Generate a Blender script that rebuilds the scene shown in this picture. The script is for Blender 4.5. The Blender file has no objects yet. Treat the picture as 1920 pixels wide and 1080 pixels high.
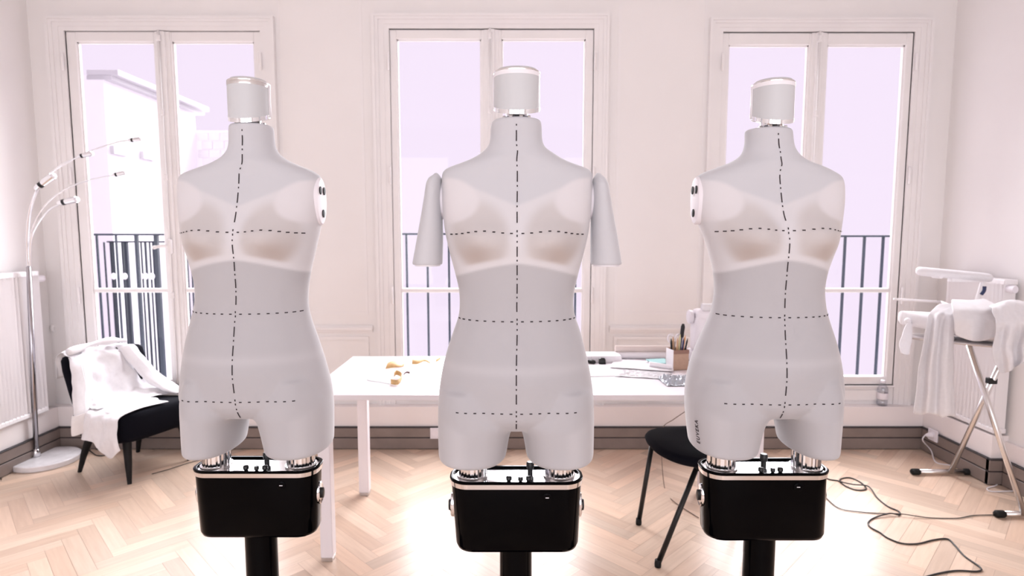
import bpy, bmesh, math, random
import numpy as np
from mathutils import Vector, Matrix, noise
from mathutils.bvhtree import BVHTree
random.seed(7)
C = bpy.context.scene.collection
F = 1100.0; TH = math.atan(103/1100.0); H = 1.40
ct, st = math.cos(TH), math.sin(TH)

# ---------------- camera geometry used to place things at real distances ----------------
def ray(px, py):
    v = 540 - py
    return Vector((px-960, F*ct + v*st, -F*st + v*ct))
def PY(px, py, y):
    r = ray(px, py); return Vector((r.x/r.y*y, y, H + r.z/r.y*y))
def PX(px, py, x):
    r = ray(px, py); t = x/r.x; return Vector((x, r.y*t, H+r.z*t))
def PZ(px, py, z):
    r = ray(px, py); t = (z-H)/r.z; return Vector((r.x*t, r.y*t, z))
def PP(px, py, p, n):
    r = ray(px, py); o = Vector((0, 0, H)); t = (p-o).dot(n)/r.dot(n); return o + r*t
def UW(px, py):
    r = ray(px, py); return r.x/r.y, r.z/r.y

# ---------------- materials ----------------
def mat(name, col, rough=.5, metal=0, spec=.5, **kw):
    m = bpy.data.materials.new(name); m.use_nodes = True
    b = m.node_tree.nodes['Principled BSDF']
    b.inputs['Base Color'].default_value = (*col, 1); b.inputs['Roughness'].default_value = rough
    b.inputs['Metallic'].default_value = metal; b.inputs['Specular IOR Level'].default_value = spec
    for k, v in kw.items():
        b.inputs[k.replace('_', ' ')].default_value = v
    m.diffuse_color = (*col, 1)
    return m
def noisy(m, col, amp=.06, scale=40, bump=0., coord='Object', stretch=(1, 1, 1)):
    nt = m.node_tree; b = nt.nodes['Principled BSDF']
    tc = nt.nodes.new('ShaderNodeTexCoord'); mp = nt.nodes.new('ShaderNodeMapping'); mp.inputs['Scale'].default_value = stretch
    n = nt.nodes.new('ShaderNodeTexNoise'); n.inputs['Scale'].default_value = scale; n.inputs['Detail'].default_value = 4
    r = nt.nodes.new('ShaderNodeValToRGB')
    r.color_ramp.elements[0].position = .3; r.color_ramp.elements[1].position = .7
    r.color_ramp.elements[0].color = (*[c*(1-amp) for c in col], 1)
    r.color_ramp.elements[1].color = (*[min(1, c*(1+amp)) for c in col], 1)
    nt.links.new(tc.outputs[coord], mp.inputs[0]); nt.links.new(mp.outputs[0], n.inputs['Vector'])
    nt.links.new(n.outputs['Fac'], r.inputs[0]); nt.links.new(r.outputs[0], b.inputs['Base Color'])
    if bump:
        bp = nt.nodes.new('ShaderNodeBump'); bp.inputs['Strength'].default_value = bump; bp.inputs['Distance'].default_value = .002
        nt.links.new(n.outputs['Fac'], bp.inputs['Height']); nt.links.new(bp.outputs[0], b.inputs['Normal'])
    return m
def nmat(name, col, rough=.5, amp=.05, scale=40, bump=0., **kw):
    return noisy(mat(name, col, rough, **kw), col, amp, scale, bump)
WALL = nmat('wall_paint', (.87, .84, .83), .7, .012, 3, .02)
TRIM = nmat('trim_paint', (.87, .84, .835), .45, .015, 6)
PLINTH = nmat('plinth_paint', (.86, .80, .79), .5, .01, 5)
TAUPE = nmat('taupe_board', (.235, .185, .165), .45, .08, 12)
DARKL = mat('dark_line', (.03, .025, .028), .6)
WHITE = nmat('white_lacquer', (.86, .82, .86), .35, .01, 8)
RADM = mat('radiator_white', (.86, .83, .84), .4)
CHROME = mat('chrome', (.82, .82, .84), .12, 1)
CHROME2 = mat('brushed_chrome', (.72, .7, .69), .25, 1)
STEEL = mat('steel_tube', (.62, .60, .60), .3, 1)
BLACKG = mat('black_gloss', (.001, .001, .0015), .1, 0, .06)
BLACKM = mat('black_matt', (.006, .006, .007), .55, 0, .25)
BLACKP = mat('black_plastic', (.008, .008, .009), .35, 0, .4)
RUBBER = mat('black_rubber', (.008, .008, .008), .6, 0, .3)
BLKFAB = nmat('black_fabric', (.0045, .0045, .008), .9, .25, 300, .3, spec=.1)
LINE = mat('black_line_tape', (.022, .014, .018), .7)
PANEL = mat('opal_panel', (.60, .61, .63), .35, 0, .3)
PANELW = mat('white_band', (.88, .86, .9), .3)
PLATE = mat('white_plate', (.82, .78, .82), .5)
CLOTH = nmat('white_cotton', (.78, .76, .78), .9, .02, 60, .25)
CREAM = nmat('cream_cotton', (.78, .74, .73), .9, .02, 60, .25)
MARBLE = nmat('marble', (.78, .76, .78), .25, .12, 14)
RAILM = mat('railing_iron', (.018, .025, .04), .5, 0, .3)
CARD = nmat('cardboard', (.50, .33, .24), .8, .05, 60)
CARDD = nmat('cardboard_band', (.30, .17, .13), .8, .05, 60)
TAN = nmat('tan_leather', (.72, .46, .20), .6, .15, 60)
TEAL = mat('teal_card', (.35, .60, .60), .6)
PAPER = mat('paper', (.88, .85, .88), .8)
ROLLP = mat('paper_roll', (.72, .62, .58), .8)
CORDB = mat('black_cord', (.02, .018, .018), .5)
CORDW = mat('white_cord', (.8, .76, .78), .5)
STONE = nmat('pale_render', (.93, .9, .93), .9, .02, 2)
GREYST = mat('grey_cornice', (.62, .60, .62), .8)
def glass_mat(name, tint=(1, 1, 1), refl=.07):
    m = bpy.data.materials.new(name); m.use_nodes = True; nt = m.node_tree; nt.nodes.clear()
    o = nt.nodes.new('ShaderNodeOutputMaterial'); t = nt.nodes.new('ShaderNodeBsdfTransparent'); g = nt.nodes.new('ShaderNodeBsdfGlossy')
    t.inputs[0].default_value = (*tint, 1); g.inputs['Roughness'].default_value = .02
    x = nt.nodes.new('ShaderNodeMixShader'); x.inputs[0].default_value = refl
    nt.links.new(t.outputs[0], x.inputs[1]); nt.links.new(g.outputs[0], x.inputs[2]); nt.links.new(x.outputs[0], o.inputs[0])
    return m
GLASS = glass_mat('window_glass', (.99, .99, .99), .012)
PLAST = glass_mat('clear_plastic', (.86, .87, .90), .18)

# fabric of the dress forms: colour, with some painted light, comes from the pattern stored on the mesh
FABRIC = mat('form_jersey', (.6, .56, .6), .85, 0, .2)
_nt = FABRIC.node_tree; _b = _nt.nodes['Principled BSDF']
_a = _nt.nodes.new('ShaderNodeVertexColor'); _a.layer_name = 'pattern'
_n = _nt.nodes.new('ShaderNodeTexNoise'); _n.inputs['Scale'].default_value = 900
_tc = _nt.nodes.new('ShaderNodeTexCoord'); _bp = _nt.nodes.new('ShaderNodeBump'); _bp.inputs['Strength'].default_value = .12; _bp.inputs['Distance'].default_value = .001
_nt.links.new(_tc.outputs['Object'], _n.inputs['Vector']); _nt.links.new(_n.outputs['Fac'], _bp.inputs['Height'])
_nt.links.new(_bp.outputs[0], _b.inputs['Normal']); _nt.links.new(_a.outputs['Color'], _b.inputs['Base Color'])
_b.inputs['Sheen Weight'].default_value = .5; _b.inputs['Sheen Roughness'].default_value = .35

# parquet: colour per plank stored on the mesh, grain from UV noise
OAK = mat('oak_parquet', (.7, .5, .36), .3, 0, .6)
_nt = OAK.node_tree; _b = _nt.nodes['Principled BSDF']
_a = _nt.nodes.new('ShaderNodeVertexColor'); _a.layer_name = 'plank'
_uv = _nt.nodes.new('ShaderNodeTexCoord'); _mp = _nt.nodes.new('ShaderNodeMapping'); _mp.inputs['Scale'].default_value = (3, 40, 1)
_n = _nt.nodes.new('ShaderNodeTexNoise'); _n.inputs['Scale'].default_value = 1.6; _n.inputs['Detail'].default_value = 5
_r = _nt.nodes.new('ShaderNodeValToRGB'); _r.color_ramp.elements[0].position = .25; _r.color_ramp.elements[1].position = .75
_r.color_ramp.elements[0].color = (.86, .84, .82, 1); _r.color_ramp.elements[1].color = (1, 1, 1, 1)
_m = _nt.nodes.new('ShaderNodeMixRGB'); _m.blend_type = 'MULTIPLY'; _m.inputs[0].default_value = 1
_nt.links.new(_uv.outputs['UV'], _mp.inputs[0]); _nt.links.new(_mp.outputs[0], _n.inputs['Vector']); _nt.links.new(_n.outputs['Fac'], _r.inputs[0])
_nt.links.new(_a.outputs['Color'], _m.inputs[1]); _nt.links.new(_r.outputs[0], _m.inputs[2]); _nt.links.new(_m.outputs[0], _b.inputs['Base Color'])

# ---------------- object helpers ----------------
def link_mesh(name, me, m, parent=None, smooth=True):
    o = bpy.data.objects.new(name, me); C.objects.link(o)
    if m: me.materials.append(m)
    if smooth:
        for p in me.polygons: p.use_smooth = True
    if parent: o.parent = parent
    return o
def obj(name, bm, m, parent=None, smooth=False, auto=None):
    bmesh.ops.recalc_face_normals(bm, faces=bm.faces)
    me = bpy.data.meshes.new(name); bm.to_mesh(me); bm.free()
    o = link_mesh(name, me, m, parent, smooth or bool(auto))
    if auto: me.set_sharp_from_angle(angle=math.radians(auto))
    return o
def thing(name, label, cat, loc=(0, 0, 0), rz=0, group=None):
    o = bpy.data.objects.new(name, None); C.objects.link(o); o.location = loc; o.rotation_euler = (0, 0, rz)
    o.empty_display_size = .05
    return tag(o, label, cat, group)
def tag(o, label, cat, group=None):
    o['label'] = label; o['category'] = cat
    if group: o['group'] = group
    return o
def struct(o): o['kind'] = 'structure'; return o
def sempty(name):
    o = bpy.data.objects.new(name, None); C.objects.link(o); return struct(o)
def NB(): return bmesh.new()
def box(bm, lo, hi, bev=0, seg=2):
    x0, y0, z0 = lo; x1, y1, z1 = hi
    r = bmesh.ops.create_cube(bm, size=1, matrix=Matrix.Translation(((x0+x1)/2, (y0+y1)/2, (z0+z1)/2)) @ Matrix.Diagonal((x1-x0, y1-y0, z1-z0, 1)))
    if bev:
        es = list({e for v in r['verts'] for e in v.link_edges})
        bmesh.ops.bevel(bm, geom=es, offset=bev, segments=seg, profile=.5, affect='EDGES')
    return bm
def loft(bm, rings, cap=True, closed=True):
    vs = [[bm.verts.new(p) for p in r] for r in rings]
    n = len(vs[0]); m = n if closed else n-1
    for a, b in zip(vs, vs[1:]):
        for i in range(m):
            j = (i+1) % n
            bm.faces.new((a[i], a[j], b[j], b[i]))
    if cap and closed:
        bm.faces.new(vs[0][::-1]); bm.faces.new(vs[-1])
    return vs
def sring(cx, cy, z, a, b, n=2., N=64):
    r = []
    for i in range(N):
        t = 2*math.pi*i/N; c, s = math.cos(t), math.sin(t)
        r.append(Vector((cx + a*math.copysign(abs(c)**(2/n), c), cy + b*math.copysign(abs(s)**(2/n), s), z)))
    return r
def rrect(cx, cy, z, a, b, r, N=10):
    out = []
    for (sx, sy, a0) in ((1, 1, 0), (-1, 1, 90), (-1, -1, 180), (1, -1, 270)):
        for k in range(N+1):
            t = math.radians(a0+90*k/N)
            out.append(Vector((cx+sx*(a-r)+r*math.cos(t), cy+sy*(b-r)+r*math.sin(t), z)))
    return out
def tube(bm, pts, r, n=10, cap=True):
    pts = [Vector(p) for p in pts]; rad = r if isinstance(r, (list, tuple)) else [r]*len(pts)
    rings = []; up = None
    for i, p in enumerate(pts):
        d = (pts[min(i+1, len(pts)-1)]-pts[max(i-1, 0)]).normalized()
        if up is None:
            up = Vector((0, 0, 1)) if abs(d.z) < .9 else Vector((1, 0, 0))
        s = d.cross(up).normalized(); up = s.cross(d).normalized()
        rings.append([p + (s*math.cos(2*math.pi*k/n)+up*math.sin(2*math.pi*k/n))*rad[i] for k in range(n)])
    loft(bm, rings, cap); return bm
def cr(pts, k=8):
    pts = [Vector(p) for p in pts]; out = []
    for i in range(len(pts)-1):
        p0 = pts[max(i-1, 0)]; p1 = pts[i]; p2 = pts[i+1]; p3 = pts[min(i+2, len(pts)-1)]
        for j in range(k):
            t = j/k
            out.append(.5*((2*p1)+(-p0+p2)*t+(2*p0-5*p1+4*p2-p3)*t*t+(-p0+3*p1-3*p2+p3)*t*t*t))
    out.append(pts[-1]); return out
def lathe(bm, prof, c=(0, 0, 0), n=40, cap=True):
    rings = [[Vector((c[0]+r*math.cos(2*math.pi*k/n), c[1]+r*math.sin(2*math.pi*k/n), c[2]+z)) for k in range(n)] for r, z in prof]
    loft(bm, rings, cap); return bm
def cloth(name, rows, m, parent=None, k=7, fold=.004, fs=14, seed=0, thick=.0018, nz=None):
    """surface through a grid of control points, with small folds"""
    g = [cr(r, k) for r in rows]; cols = list(zip(*g)); cols = [cr(c, k) for c in cols]
    bm = NB(); vs = []
    for a, col in enumerate(cols):
        line = []
        for b, p in enumerate(col):
            q = p
            nn = noise.noise(Vector((p.x*fs+seed, p.y*fs, p.z*fs*.45)))+.5*noise.noise(Vector((p.x*fs*2.3, p.y*fs*2.3+seed, p.z*fs)))
            dirn = nz or Vector((0, -1, .3)).normalized()
            q = p + dirn*nn*fold
            line.append(bm.verts.new(q))
        vs.append(line)
    for a, b in zip(vs, vs[1:]):
        for i in range(len(a)-1): bm.faces.new((a[i], a[i+1], b[i+1], b[i]))
    o = obj(name, bm, m, parent, smooth=True)
    s = o.modifiers.new('thickness', 'SOLIDIFY'); s.thickness = thick; s.offset = 0
    return o

# =====================================================================
#  ROOM
# =====================================================================
D0 = PZ(960, 841, 0).y             # front of the boxed plinth
D = D0 + .07                       # back wall plane
XL, XR = -3.01, 2.76
ZC = 3.15; YB = -2.6
def wz(py, y=D): return PY(960, py, y).z
def wx(px, py=300, y=D): return PY(px, py, y).x

# floor: herringbone oak
def make_floor():
    W, L, gap = .068, .408, .0005
    bm = NB(); cl = bm.loops.layers.float_color.new('plank'); uvl = bm.loops.layers.uv.new('UVMap')
    q = bm.faces.new([bm.verts.new(p) for p in ((XL-.1, YB-.1, -.0012), (XR+.1, YB-.1, -.0012), (XR+.1, D+.1, -.0012), (XL-.1, D+.1, -.0012))])
    for l in q.loops: l[cl] = (.42, .28, .20, 1)
    ca = math.cos(math.pi/4)
    def plank(x, y, dx, dy, horiz):
        t = random.random(); base = (.735, .555, .43)
        k = .80+.27*random.random()+(.06 if horiz else 0); w = (random.random()-.5)*.07  # planks laid one way are paler: their sheen put into the colour
        col = (min(1, base[0]*k), base[1]*(k-w), base[2]*(k-1.6*w), 1)
        pts = [(x+gap, y+gap), (x+dx-gap, y+gap), (x+dx-gap, y+dy-gap), (x+gap, y+dy-gap)]
        P = [((px-py)*ca, (px+py)*ca+.6) for px, py in pts]
        if all(p[0] < XL-.05 or p[0] > XR+.05 or p[1] < YB-.05 or p[1] > D+.05 for p in P): return
        P = [(min(max(p[0], XL-.1), XR+.1), min(max(p[1], YB-.1), D+.1)) for p in P]
        try: f = bm.faces.new([bm.verts.new((p[0], p[1], 0)) for p in P])
        except Exception: return
        uo = random.random()*20
        for l, (a, b) in zip(f.loops, pts):
            l[cl] = col
            l[uvl].uv = ((a, b+uo) if horiz else (b, a+uo))
    n = int(L/W)
    # staircase tiling: rows shift by W, repeat every 2L
    R = 110
    for j in range(-R, R):
        for i in range(-14, 15):
            x = j*W + i*2*L; y = j*W
            if abs(x)+abs(y) > 14: continue
            plank(x, y, L, W, True)
            plank(x+L, y+W-L, W, L, False) if False else plank(x-W, y, W, L, False)
    return struct(obj('floor', bm, OAK))
make_floor()

def quadbox(name, parts, m):
    bm = NB()
    for p in parts: box(bm, *p)
    return struct(obj(name, bm, m))

quadbox('ceiling', [((XL-.2, YB-.2, ZC), (XR+.2, D+.3, ZC+.15))], WALL)
quadbox('wall_left', [((XL-.2, YB-.2, 0), (XL, D+.3, ZC))], WALL)
quadbox('wall_right', [((XR, YB-.2, 0), (XR+.2, D+.3, ZC))], WALL)
# rear wall behind the viewer, with three tall openings added for the fill lights
rw = []
ox = [(-2.3, -1.1), (-.7, .5), (.9, 2.1)]
xs = [XL] + [v for p in ox for v in p] + [XR]
for i in range(0, len(xs), 2): rw.append(((xs[i], YB-.2, 0), (xs[i+1], YB, ZC)))
for a, b in ox: rw += [((a, YB-.2, 0), (b, YB, .45)), ((a, YB-.2, 2.75), (b, YB, ZC))]
quadbox('wall_rear', rw, WALL)

# windows: (opening x0,x1 px; leaf glass ranges px; y px of top of opening, glass top, glass bottom)
WIN = [dict(o=(138, 498), c=(108, 525), g=((157, 300), (333, 484)), top=58, ctop=33, gt=78, gb=712),
       dict(o=(734, 1111), c=(703, 1138), g=((747, 903), (941, 1096)), top=54, ctop=28, gt=73, gb=708),
       dict(o=(1347, 1700), c=(1322, 1730), g=((1360, 1508), (1542, 1686)), top=60, ctop=36, gt=84, gb=706)]
zsill = wz(722)
wb = []; last = XL
opz = []
for w in WIN:
    a, b = wx(w['o'][0]), wx(w['o'][1]); zt = wz(w['top'])
    w['a'], w['b'], w['zt'] = a, b, zt
    wb.append(((last, D, 0), (a, D+.12, ZC)))
    wb.append(((a, D, zt), (b, D+.12, ZC)))
    wb.append(((a, D, 0), (b, D+.12, zsill)))
    last = b
wb.append(((last, D, 0), (XR, D+.12, ZC)))
quadbox('wall_back', wb, WALL)

for k, w in enumerate(WIN):
    root = sempty('window_%d' % (k+1))
    a, b, zt = w['a'], w['b'], w['zt']
    ca, cb, cz = wx(w['c'][0]), wx(w['c'][1]), wz(w['ctop'])
    bm = NB()      # moulded casing: stepped bands
    zb = wz(758)
    for (t0, t1, dep) in ((0, .30, .014), (.30, .62, .018), (.62, .82, .026), (.82, 1.0, .034)):
        xa0 = a+(ca-a)*t1; xa1 = a+(ca-a)*t0; xb0 = b+(cb-b)*t0; xb1 = b+(cb-b)*t1
        z0 = zt+(cz-zt)*t0; z1 = zt+(cz-zt)*t1
        box(bm, (xa0, D-dep, zb), (xa1, D+.01, z1)); box(bm, (xb0, D-dep, zb), (xb1, D+.01, z1))
        box(bm, (xa1, D-dep, z0), (xb0, D+.01, z1))
    obj('window_casing', bm, TRIM, root)
    yl = D+.002; bm = NB()     # lower panel and sill under the leaves
    box(bm, (a, D-.004, zb), (b, D+.05, zsill)); box(bm, (a+.06, D-.014, zb+.03), (b-.06, D, zsill-.03), .004)
    box(bm, (a, D-.02, zsill-.012), (b, D+.05, zsill), .003)
    obj('window_sill', bm, TRIM, root)
    # two leaves
    gl, gr = w['g']; mid0, mid1 = wx(gl[1]), wx(gr[0]); mid = (mid0+mid1)/2
    for s, (g0, g1) in enumerate((gl, gr)):
        x0, x1 = wx(g0), wx(g1); zg1 = wz(w['gt']); zg0 = wz(w['gb'])
        l0, l1 = (a+.002, mid-.002) if s == 0 else (mid+.002, b-.002)
        zT = zt-.004; zB = zsill+.003; bm = NB()
        box(bm, (l0, yl, zB), (x0, yl+.045, zT), .004, 1); box(bm, (x1, yl, zB), (l1, yl+.045, zT), .004, 1)
        box(bm, (x0-.002, yl, zg1), (x1+.002, yl+.045, zT), .004, 1); box(bm, (x0-.002, yl, zB), (x1+.002, yl+.045, zg0), .004, 1)
        ztr = wz(545); box(bm, (x0-.002, yl+.008, ztr-.014), (x1+.002, yl+.04, ztr+.014), .005, 1)
        # glazing bead
        for bx in ((x0, x0+.008), (x1-.008, x1)): box(bm, (bx[0], yl+.012, zg0), (bx[1], yl+.03, zg1))
        box(bm, (x0, yl+.012, zg1-.008), (x1, yl+.03, zg1))
        lf = obj('window_leaf', bm, TRIM, root)
        for zz0, zz1 in ((zg0, ztr-.014), (ztr+.014, zg1)):
            bm = NB(); box(bm, (x0, yl+.022, zz0), (x1, yl+.026, zz1)); obj('glass_pane', bm, GLASS, lf)
        for zh in (1.0, wz(118), wz(330)):
            xh = l0-.006 if s == 0 else l1+.006
            bm = NB(); lathe(bm, [(.004, -.055), (.008, -.05), (.008, .05), (.004, .055)], (xh, D-.034, zh), 12)
            obj('hinge', bm, TRIM, lf, smooth=True)
    # meeting stile with espagnolette rod, guides and handle
    bm = NB(); box(bm, (mid-.022, yl-.022, zsill+.01), (mid+.022, yl+.002, zt-.004), .008)
    box(bm, (mid-.045, yl-.006, zsill+.01), (mid+.045, yl+.001, zt-.004), .003)
    obj('meeting_stile', bm, TRIM, root)
    xr_ = mid-.008
    bm = NB(); tube(bm, [(xr_, yl-.032, zsill+.02), (xr_, yl-.032, zt-.002)], .0065, 10)
    for zz in (zt-.05, zt-.5, 1.75, 1.0): lathe(bm, [(.009, -.02), (.014, -.014), (.010, 0), (.014, .014), (.009, .02)], (xr_, yl-.032, zz), 14)
    rod = obj('bolt_rod', bm, TRIM, root, smooth=True)
    zh = wz(462)
    bm = NB(); tube(bm, cr([(xr_, yl-.035, zh), (xr_-.02, yl-.06, zh+.004), (xr_-.05, yl-.065, zh), (xr_-.085, yl-.06, zh-.006)], 5), [.011]*10+[.009]*3+[.012]*3, 12)
    lathe(bm, [(.008, -.05), (.018, -.04), (.02, .04), (.008, .05)], (xr_, yl-.032, zh), 16)
    obj('handle', bm, TRIM, rod, smooth=True)

# dado panels between the windows and in the corners (mouldings)
def frame(bm, x0, x1, z0, z1, y, w=.028, dep=.014):
    for (A, B) in (((x0, z0), (x1, z0+w)), ((x0, z1-w), (x1, z1)), ((x0, z0+w), (x0+w, z1-w)), ((x1-w, z0+w), (x1, z1-w))):
        box(bm, (A[0], y-dep, A[1]), (B[0], y+.002, B[1]))
        cx = ((A[0]+B[0])/2, (A[1]+B[1])/2)
bm = NB()
zr = wz(618)
for p0, p1 in ((78, 104), (530, 700), (1142, 1318), (1735, 1765)):
    x0, x1 = wx(p0, 618), wx(p1, 618)
    x0 = max(x0, XL+.01); x1 = min(x1, XR-.01)
    box(bm, (x0, D-.02, zr-.006), (x1, D+.002, zr+.02), .006); box(bm, (x0, D-.010, zr-.02), (x1, D+.002, zr+.03), .004, 1)
    if x1-x0 > .2:
        frame(bm, x0+.03, x1-.03, wz(752), zr-.045, D, .02, .010)
        frame(bm, x0+.03, x1-.03, zr+.10, ZC-.12, D, .018, .002)
struct(obj('trim_1', bm, TRIM))

# boxed plinth and taupe skirting on three sides
zsk = wz(799, D0); zpl = PY(960, 763, D0).z
sx = .09; sl_ = .065
ystep = PX(1856, 880, XR-sx).y
quadbox('trim_2', [((XL, D0, zsk), (XR, D+.01, zpl))], PLINTH)
quadbox('trim_3', [((XL, YB, zsk), (XL+sl_, D0+.01, zpl))], PLINTH)
quadbox('trim_4', [((XR-sx, ystep, zsk), (XR, D0+.01, zpl)), ((XR-.02, YB, zsk), (XR, ystep, zpl-.03))], PLINTH)
def skirting(name, segs):
    root = sempty(name)
    bm = NB(); bd = NB()
    for ax, c, a, b, sgn in segs:      # ax 'x': runs along x at y=c
        for z0, z1 in ((.004, zsk*.49), (zsk*.54, zsk-.008)):
            if ax == 'x': box(bm, (a, c-.016, z0), (b, c+.01, z1), .002, 1)
            else: box(bm, (min(c, c+sgn*.016)-.0, a, z0), (max(c, c+sgn*.016), b, z1), .002, 1)
        if ax == 'x': box(bd, (a, c-.010, 0), (b, c+.01, zsk-.001)); box(bd, (a, c-.02, zsk-.007), (b, c+.01, zsk), .002, 1)
        else:
            box(bd, (min(c, c+sgn*.010), a, 0), (max(c, c+sgn*.010), b, zsk-.001)); box(bd, (min(c, c+sgn*.02), a, zsk-.007), (max(c, c+sgn*.02), b, zsk), .002, 1)
    obj('board', bm, TAUPE, root); obj('dark_joint', bd, DARKL, root)  # dark lines between and above the taupe boards
skirting('baseboard_back', [('x', D0, XL+sl_, XR-sx, 1)])
skirting('baseboard_left', [('y', XL+sl_, YB, D0, 1)])
skirting('baseboard_right', [('y', XR-sx, ystep, D0, -1), ('y', XR-.02, YB, ystep-.02, -1), ('x', ystep, XR-sx-.016, XR, 1)])

# =====================================================================
#  OUTSIDE
# =====================================================================
yr = D+.62
def railing_root(label, pxs, x0p, x1p, topp, botp, y=yr, name='balcony_railing', rb=.0075, thick=None):
    z1 = PY(960, topp, y).z; z0 = PY(960, botp, y).z-.25
    x0, x1 = PY(x0p, 500, y).x, PY(x1p, 500, y).x
    root = thing(name, label, 'railing', ((x0+x1)/2, y, z0))
    c = Vector(((x0+x1)/2, y, z0))
    bm = NB(); box(bm, (x0-c.x, -.02, z1-z0-.014), (x1-c.x, .02, z1-z0), .003, 1); obj('handrail', bm, RAILM, root)
    bm = NB(); box(bm, (x0-c.x, -.012, .04), (x1-c.x, .012, .06), .003, 1); obj('bottom_rail', bm, RAILM, root)
    for i, p in enumerate(pxs):
        x = PY(p, 500, y).x-c.x; r = thick[i] if thick else rb
        bm = NB(); box(bm, (x-r, -r, 0), (x+r, r, z1-z0-.01)); obj('baluster', bm, RAILM, root)
    return root
railing = railing_root
railing('black iron balcony railing outside the left window', [149, 185, 221, 259, 296, 333, 370, 407, 444, 480], 140, 500, 438, 705, thick=[.006]*3+[.011, .013]+[.007]*5)
railing('black iron balcony railing outside the middle window, behind the form with arms', [763, 802, 842, 881, 921, 960, 1000, 1039, 1079], 752, 1110, 437, 700)
railing('black iron balcony railing outside the right window', [1370, 1405, 1440, 1475, 1510, 1546, 1582, 1618, 1653], 1355, 1676, 441, 703)
rail2 = railing('second dark railing with mixed bars farther out beyond the left window', [198, 211, 215, 232, 239, 267, 275, 283, 290, 344, 352, 360], 205, 372, 452, 705, y=D+1.9, thick=[.006, .010, .006, .008, .014, .006, .008, .006, .009, .006, .006, .006])
for p in (213, 234, 264, 273, 285):
    y = D+1.86; c = PY(p, 518, y)-rail2.location; bm = NB()
    bmesh.ops.create_uvsphere(bm, u_segments=16, v_segments=10, radius=.026, matrix=Matrix.Translation(c) @ Matrix.Diagonal((1, .6, 1.25, 1)))
    obj('finial', bm, STONE, rail2, smooth=True)['label'] = 'round white knob'
bm = NB(); box(bm, (XL-1, D+.27, zsill-.42), (XR+1, D+.85, zsill-.25)); tag(obj('balcony_slab', bm, STONE), 'pale stone balcony floor running outside all three windows', 'balcony')

bld = thing('neighbouring_building', 'pale building wing with grey cornice seen through the left window', 'building', (-4.9, 6, 0))
def lp(bm_fn, name, m):
    bm = NB(); bm_fn(bm); bmesh.ops.translate(bm, verts=bm.verts, vec=-Vector((-4.9, 6, 0))); return obj(name, bm, m, bld)
xw = -4.9
c0 = PX(193, 138, xw); c1 = PX(297, 184, xw); c2 = PX(352, 212, xw)
zc = (c0.z+c1.z)/2
lp(lambda b: box(b, (xw-3, c0.y, -4), (xw, c2.y+.2, zc)), 'wall', STONE)
lp(lambda b: (box(b, (xw-.2, c0.y, zc), (xw+.18, c2.y+.3, zc+.07), .01), box(b, (xw-.2, c0.y, zc-.05), (xw+.1, c2.y+.3, zc))), 'cornice', GREYST)
for p0, p1, v in ((206, 236, 277), (262, 287, 287)):
    A = PX(p0, v, xw); B = PX(p1, v+4, xw)
    lp(lambda b: box(b, (xw-.02, A.y, A.z-.07), (xw+.05, B.y, A.z+.03)), 'lintel', GREYST)
wl = lp(lambda b: (box(b, (xw-.2, c2.y+.2, -4), (xw+.55, c2.y+.8, zc-.3)), ), 'return_wall', STONE)
def bricks(b):
    for r in range(7):
        for q in range(3):
            x0 = xw+.03+q*.18+(r % 2)*.06; z0 = 2.05+r*.13
            box(b, (x0, c2.y+.185, z0), (x0+.165, c2.y+.21, z0+.115), .004, 1)
lp(bricks, 'stonework', nmat('pale_stone', (.82, .79, .81), .9, .05, 6))
lp(lambda b: loft(b, [sring(xw+.45, c2.y+.1, z, a, .1, 2, 24) for a, z in ((.10, 2.0-.17), (.2, 1.92), (.26, 2.0), (.27, 2.02))]), 'window_box', GREYST)

# =====================================================================
#  DRESS FORMS
# =====================================================================
def fit(pl, pr, v, d, b):
    ul, w = UW(pl, v); ur, _ = UW(pr, v); a = (ur-ul)*d/2
    for _i in range(5):
        k = b/a; sl = math.sqrt(1+ul*ul*k*k); sr = math.sqrt(1+ur*ur*k*k); a = (ur-ul)*d/(sl+sr)
    return ul*d + a*sl, a, H + w*d
def interp(tab, x):
    if x <= tab[0][0]: return tab[0][1]
    for (a, p), (b, q) in zip(tab, tab[1:]):
        if x <= b: return p+(q-p)*(x-a)/(b-a)
    return tab[-1][1]
def smooth_tab(rows, key, v):
    # Catmull-Rom through irregular rows
    n = len(rows)
    for i in range(n-1):
        if v <= rows[i+1][0] or i == n-2:
            x1, x2 = rows[i][0], rows[i+1][0]; p1, p2 = rows[i][key], rows[i+1][key]
            m1 = (p2-rows[i-1][key])/(x2-rows[i-1][0]) if i > 0 else (p2-p1)/(x2-x1)
            m2 = (rows[i+2][key]-p1)/(rows[i+2][0]-x1) if i < n-2 else (p2-p1)/(x2-x1)
            h = x2-x1; t = (v-x1)/h
            return (2*t**3-3*t*t+1)*p1+(t**3-2*t*t+t)*h*m1+(-2*t**3+3*t*t)*p2+(t**3-t*t)*h*m2
def ss(a, b, x):
    t = min(max((x-a)/(b-a), 0), 1); return t*t*(3-2*t)

# half depth and squareness against the reference row of the middle form
BTAB = [(228, .052), (262, .053), (285, .060), (300, .066), (318, .066), (330, .066), (360, .074), (400, .086), (438, .096), (480, .098), (520, .094), (560, .090), (593, .089), (640, .100), (700, .116), (748, .119), (790, .112), (830, .09)]
NTAB = [(228, 2.0), (290, 2.0), (318, 2.3), (330, 2.9), (380, 2.9), (430, 2.35), (480, 2.2), (600, 2.15), (748, 2.3), (830, 2.3)]
CTAB = [(228, .012), (290, .014), (330, .012), (438, .0), (593, .0), (748, .008), (830, .004)]

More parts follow.
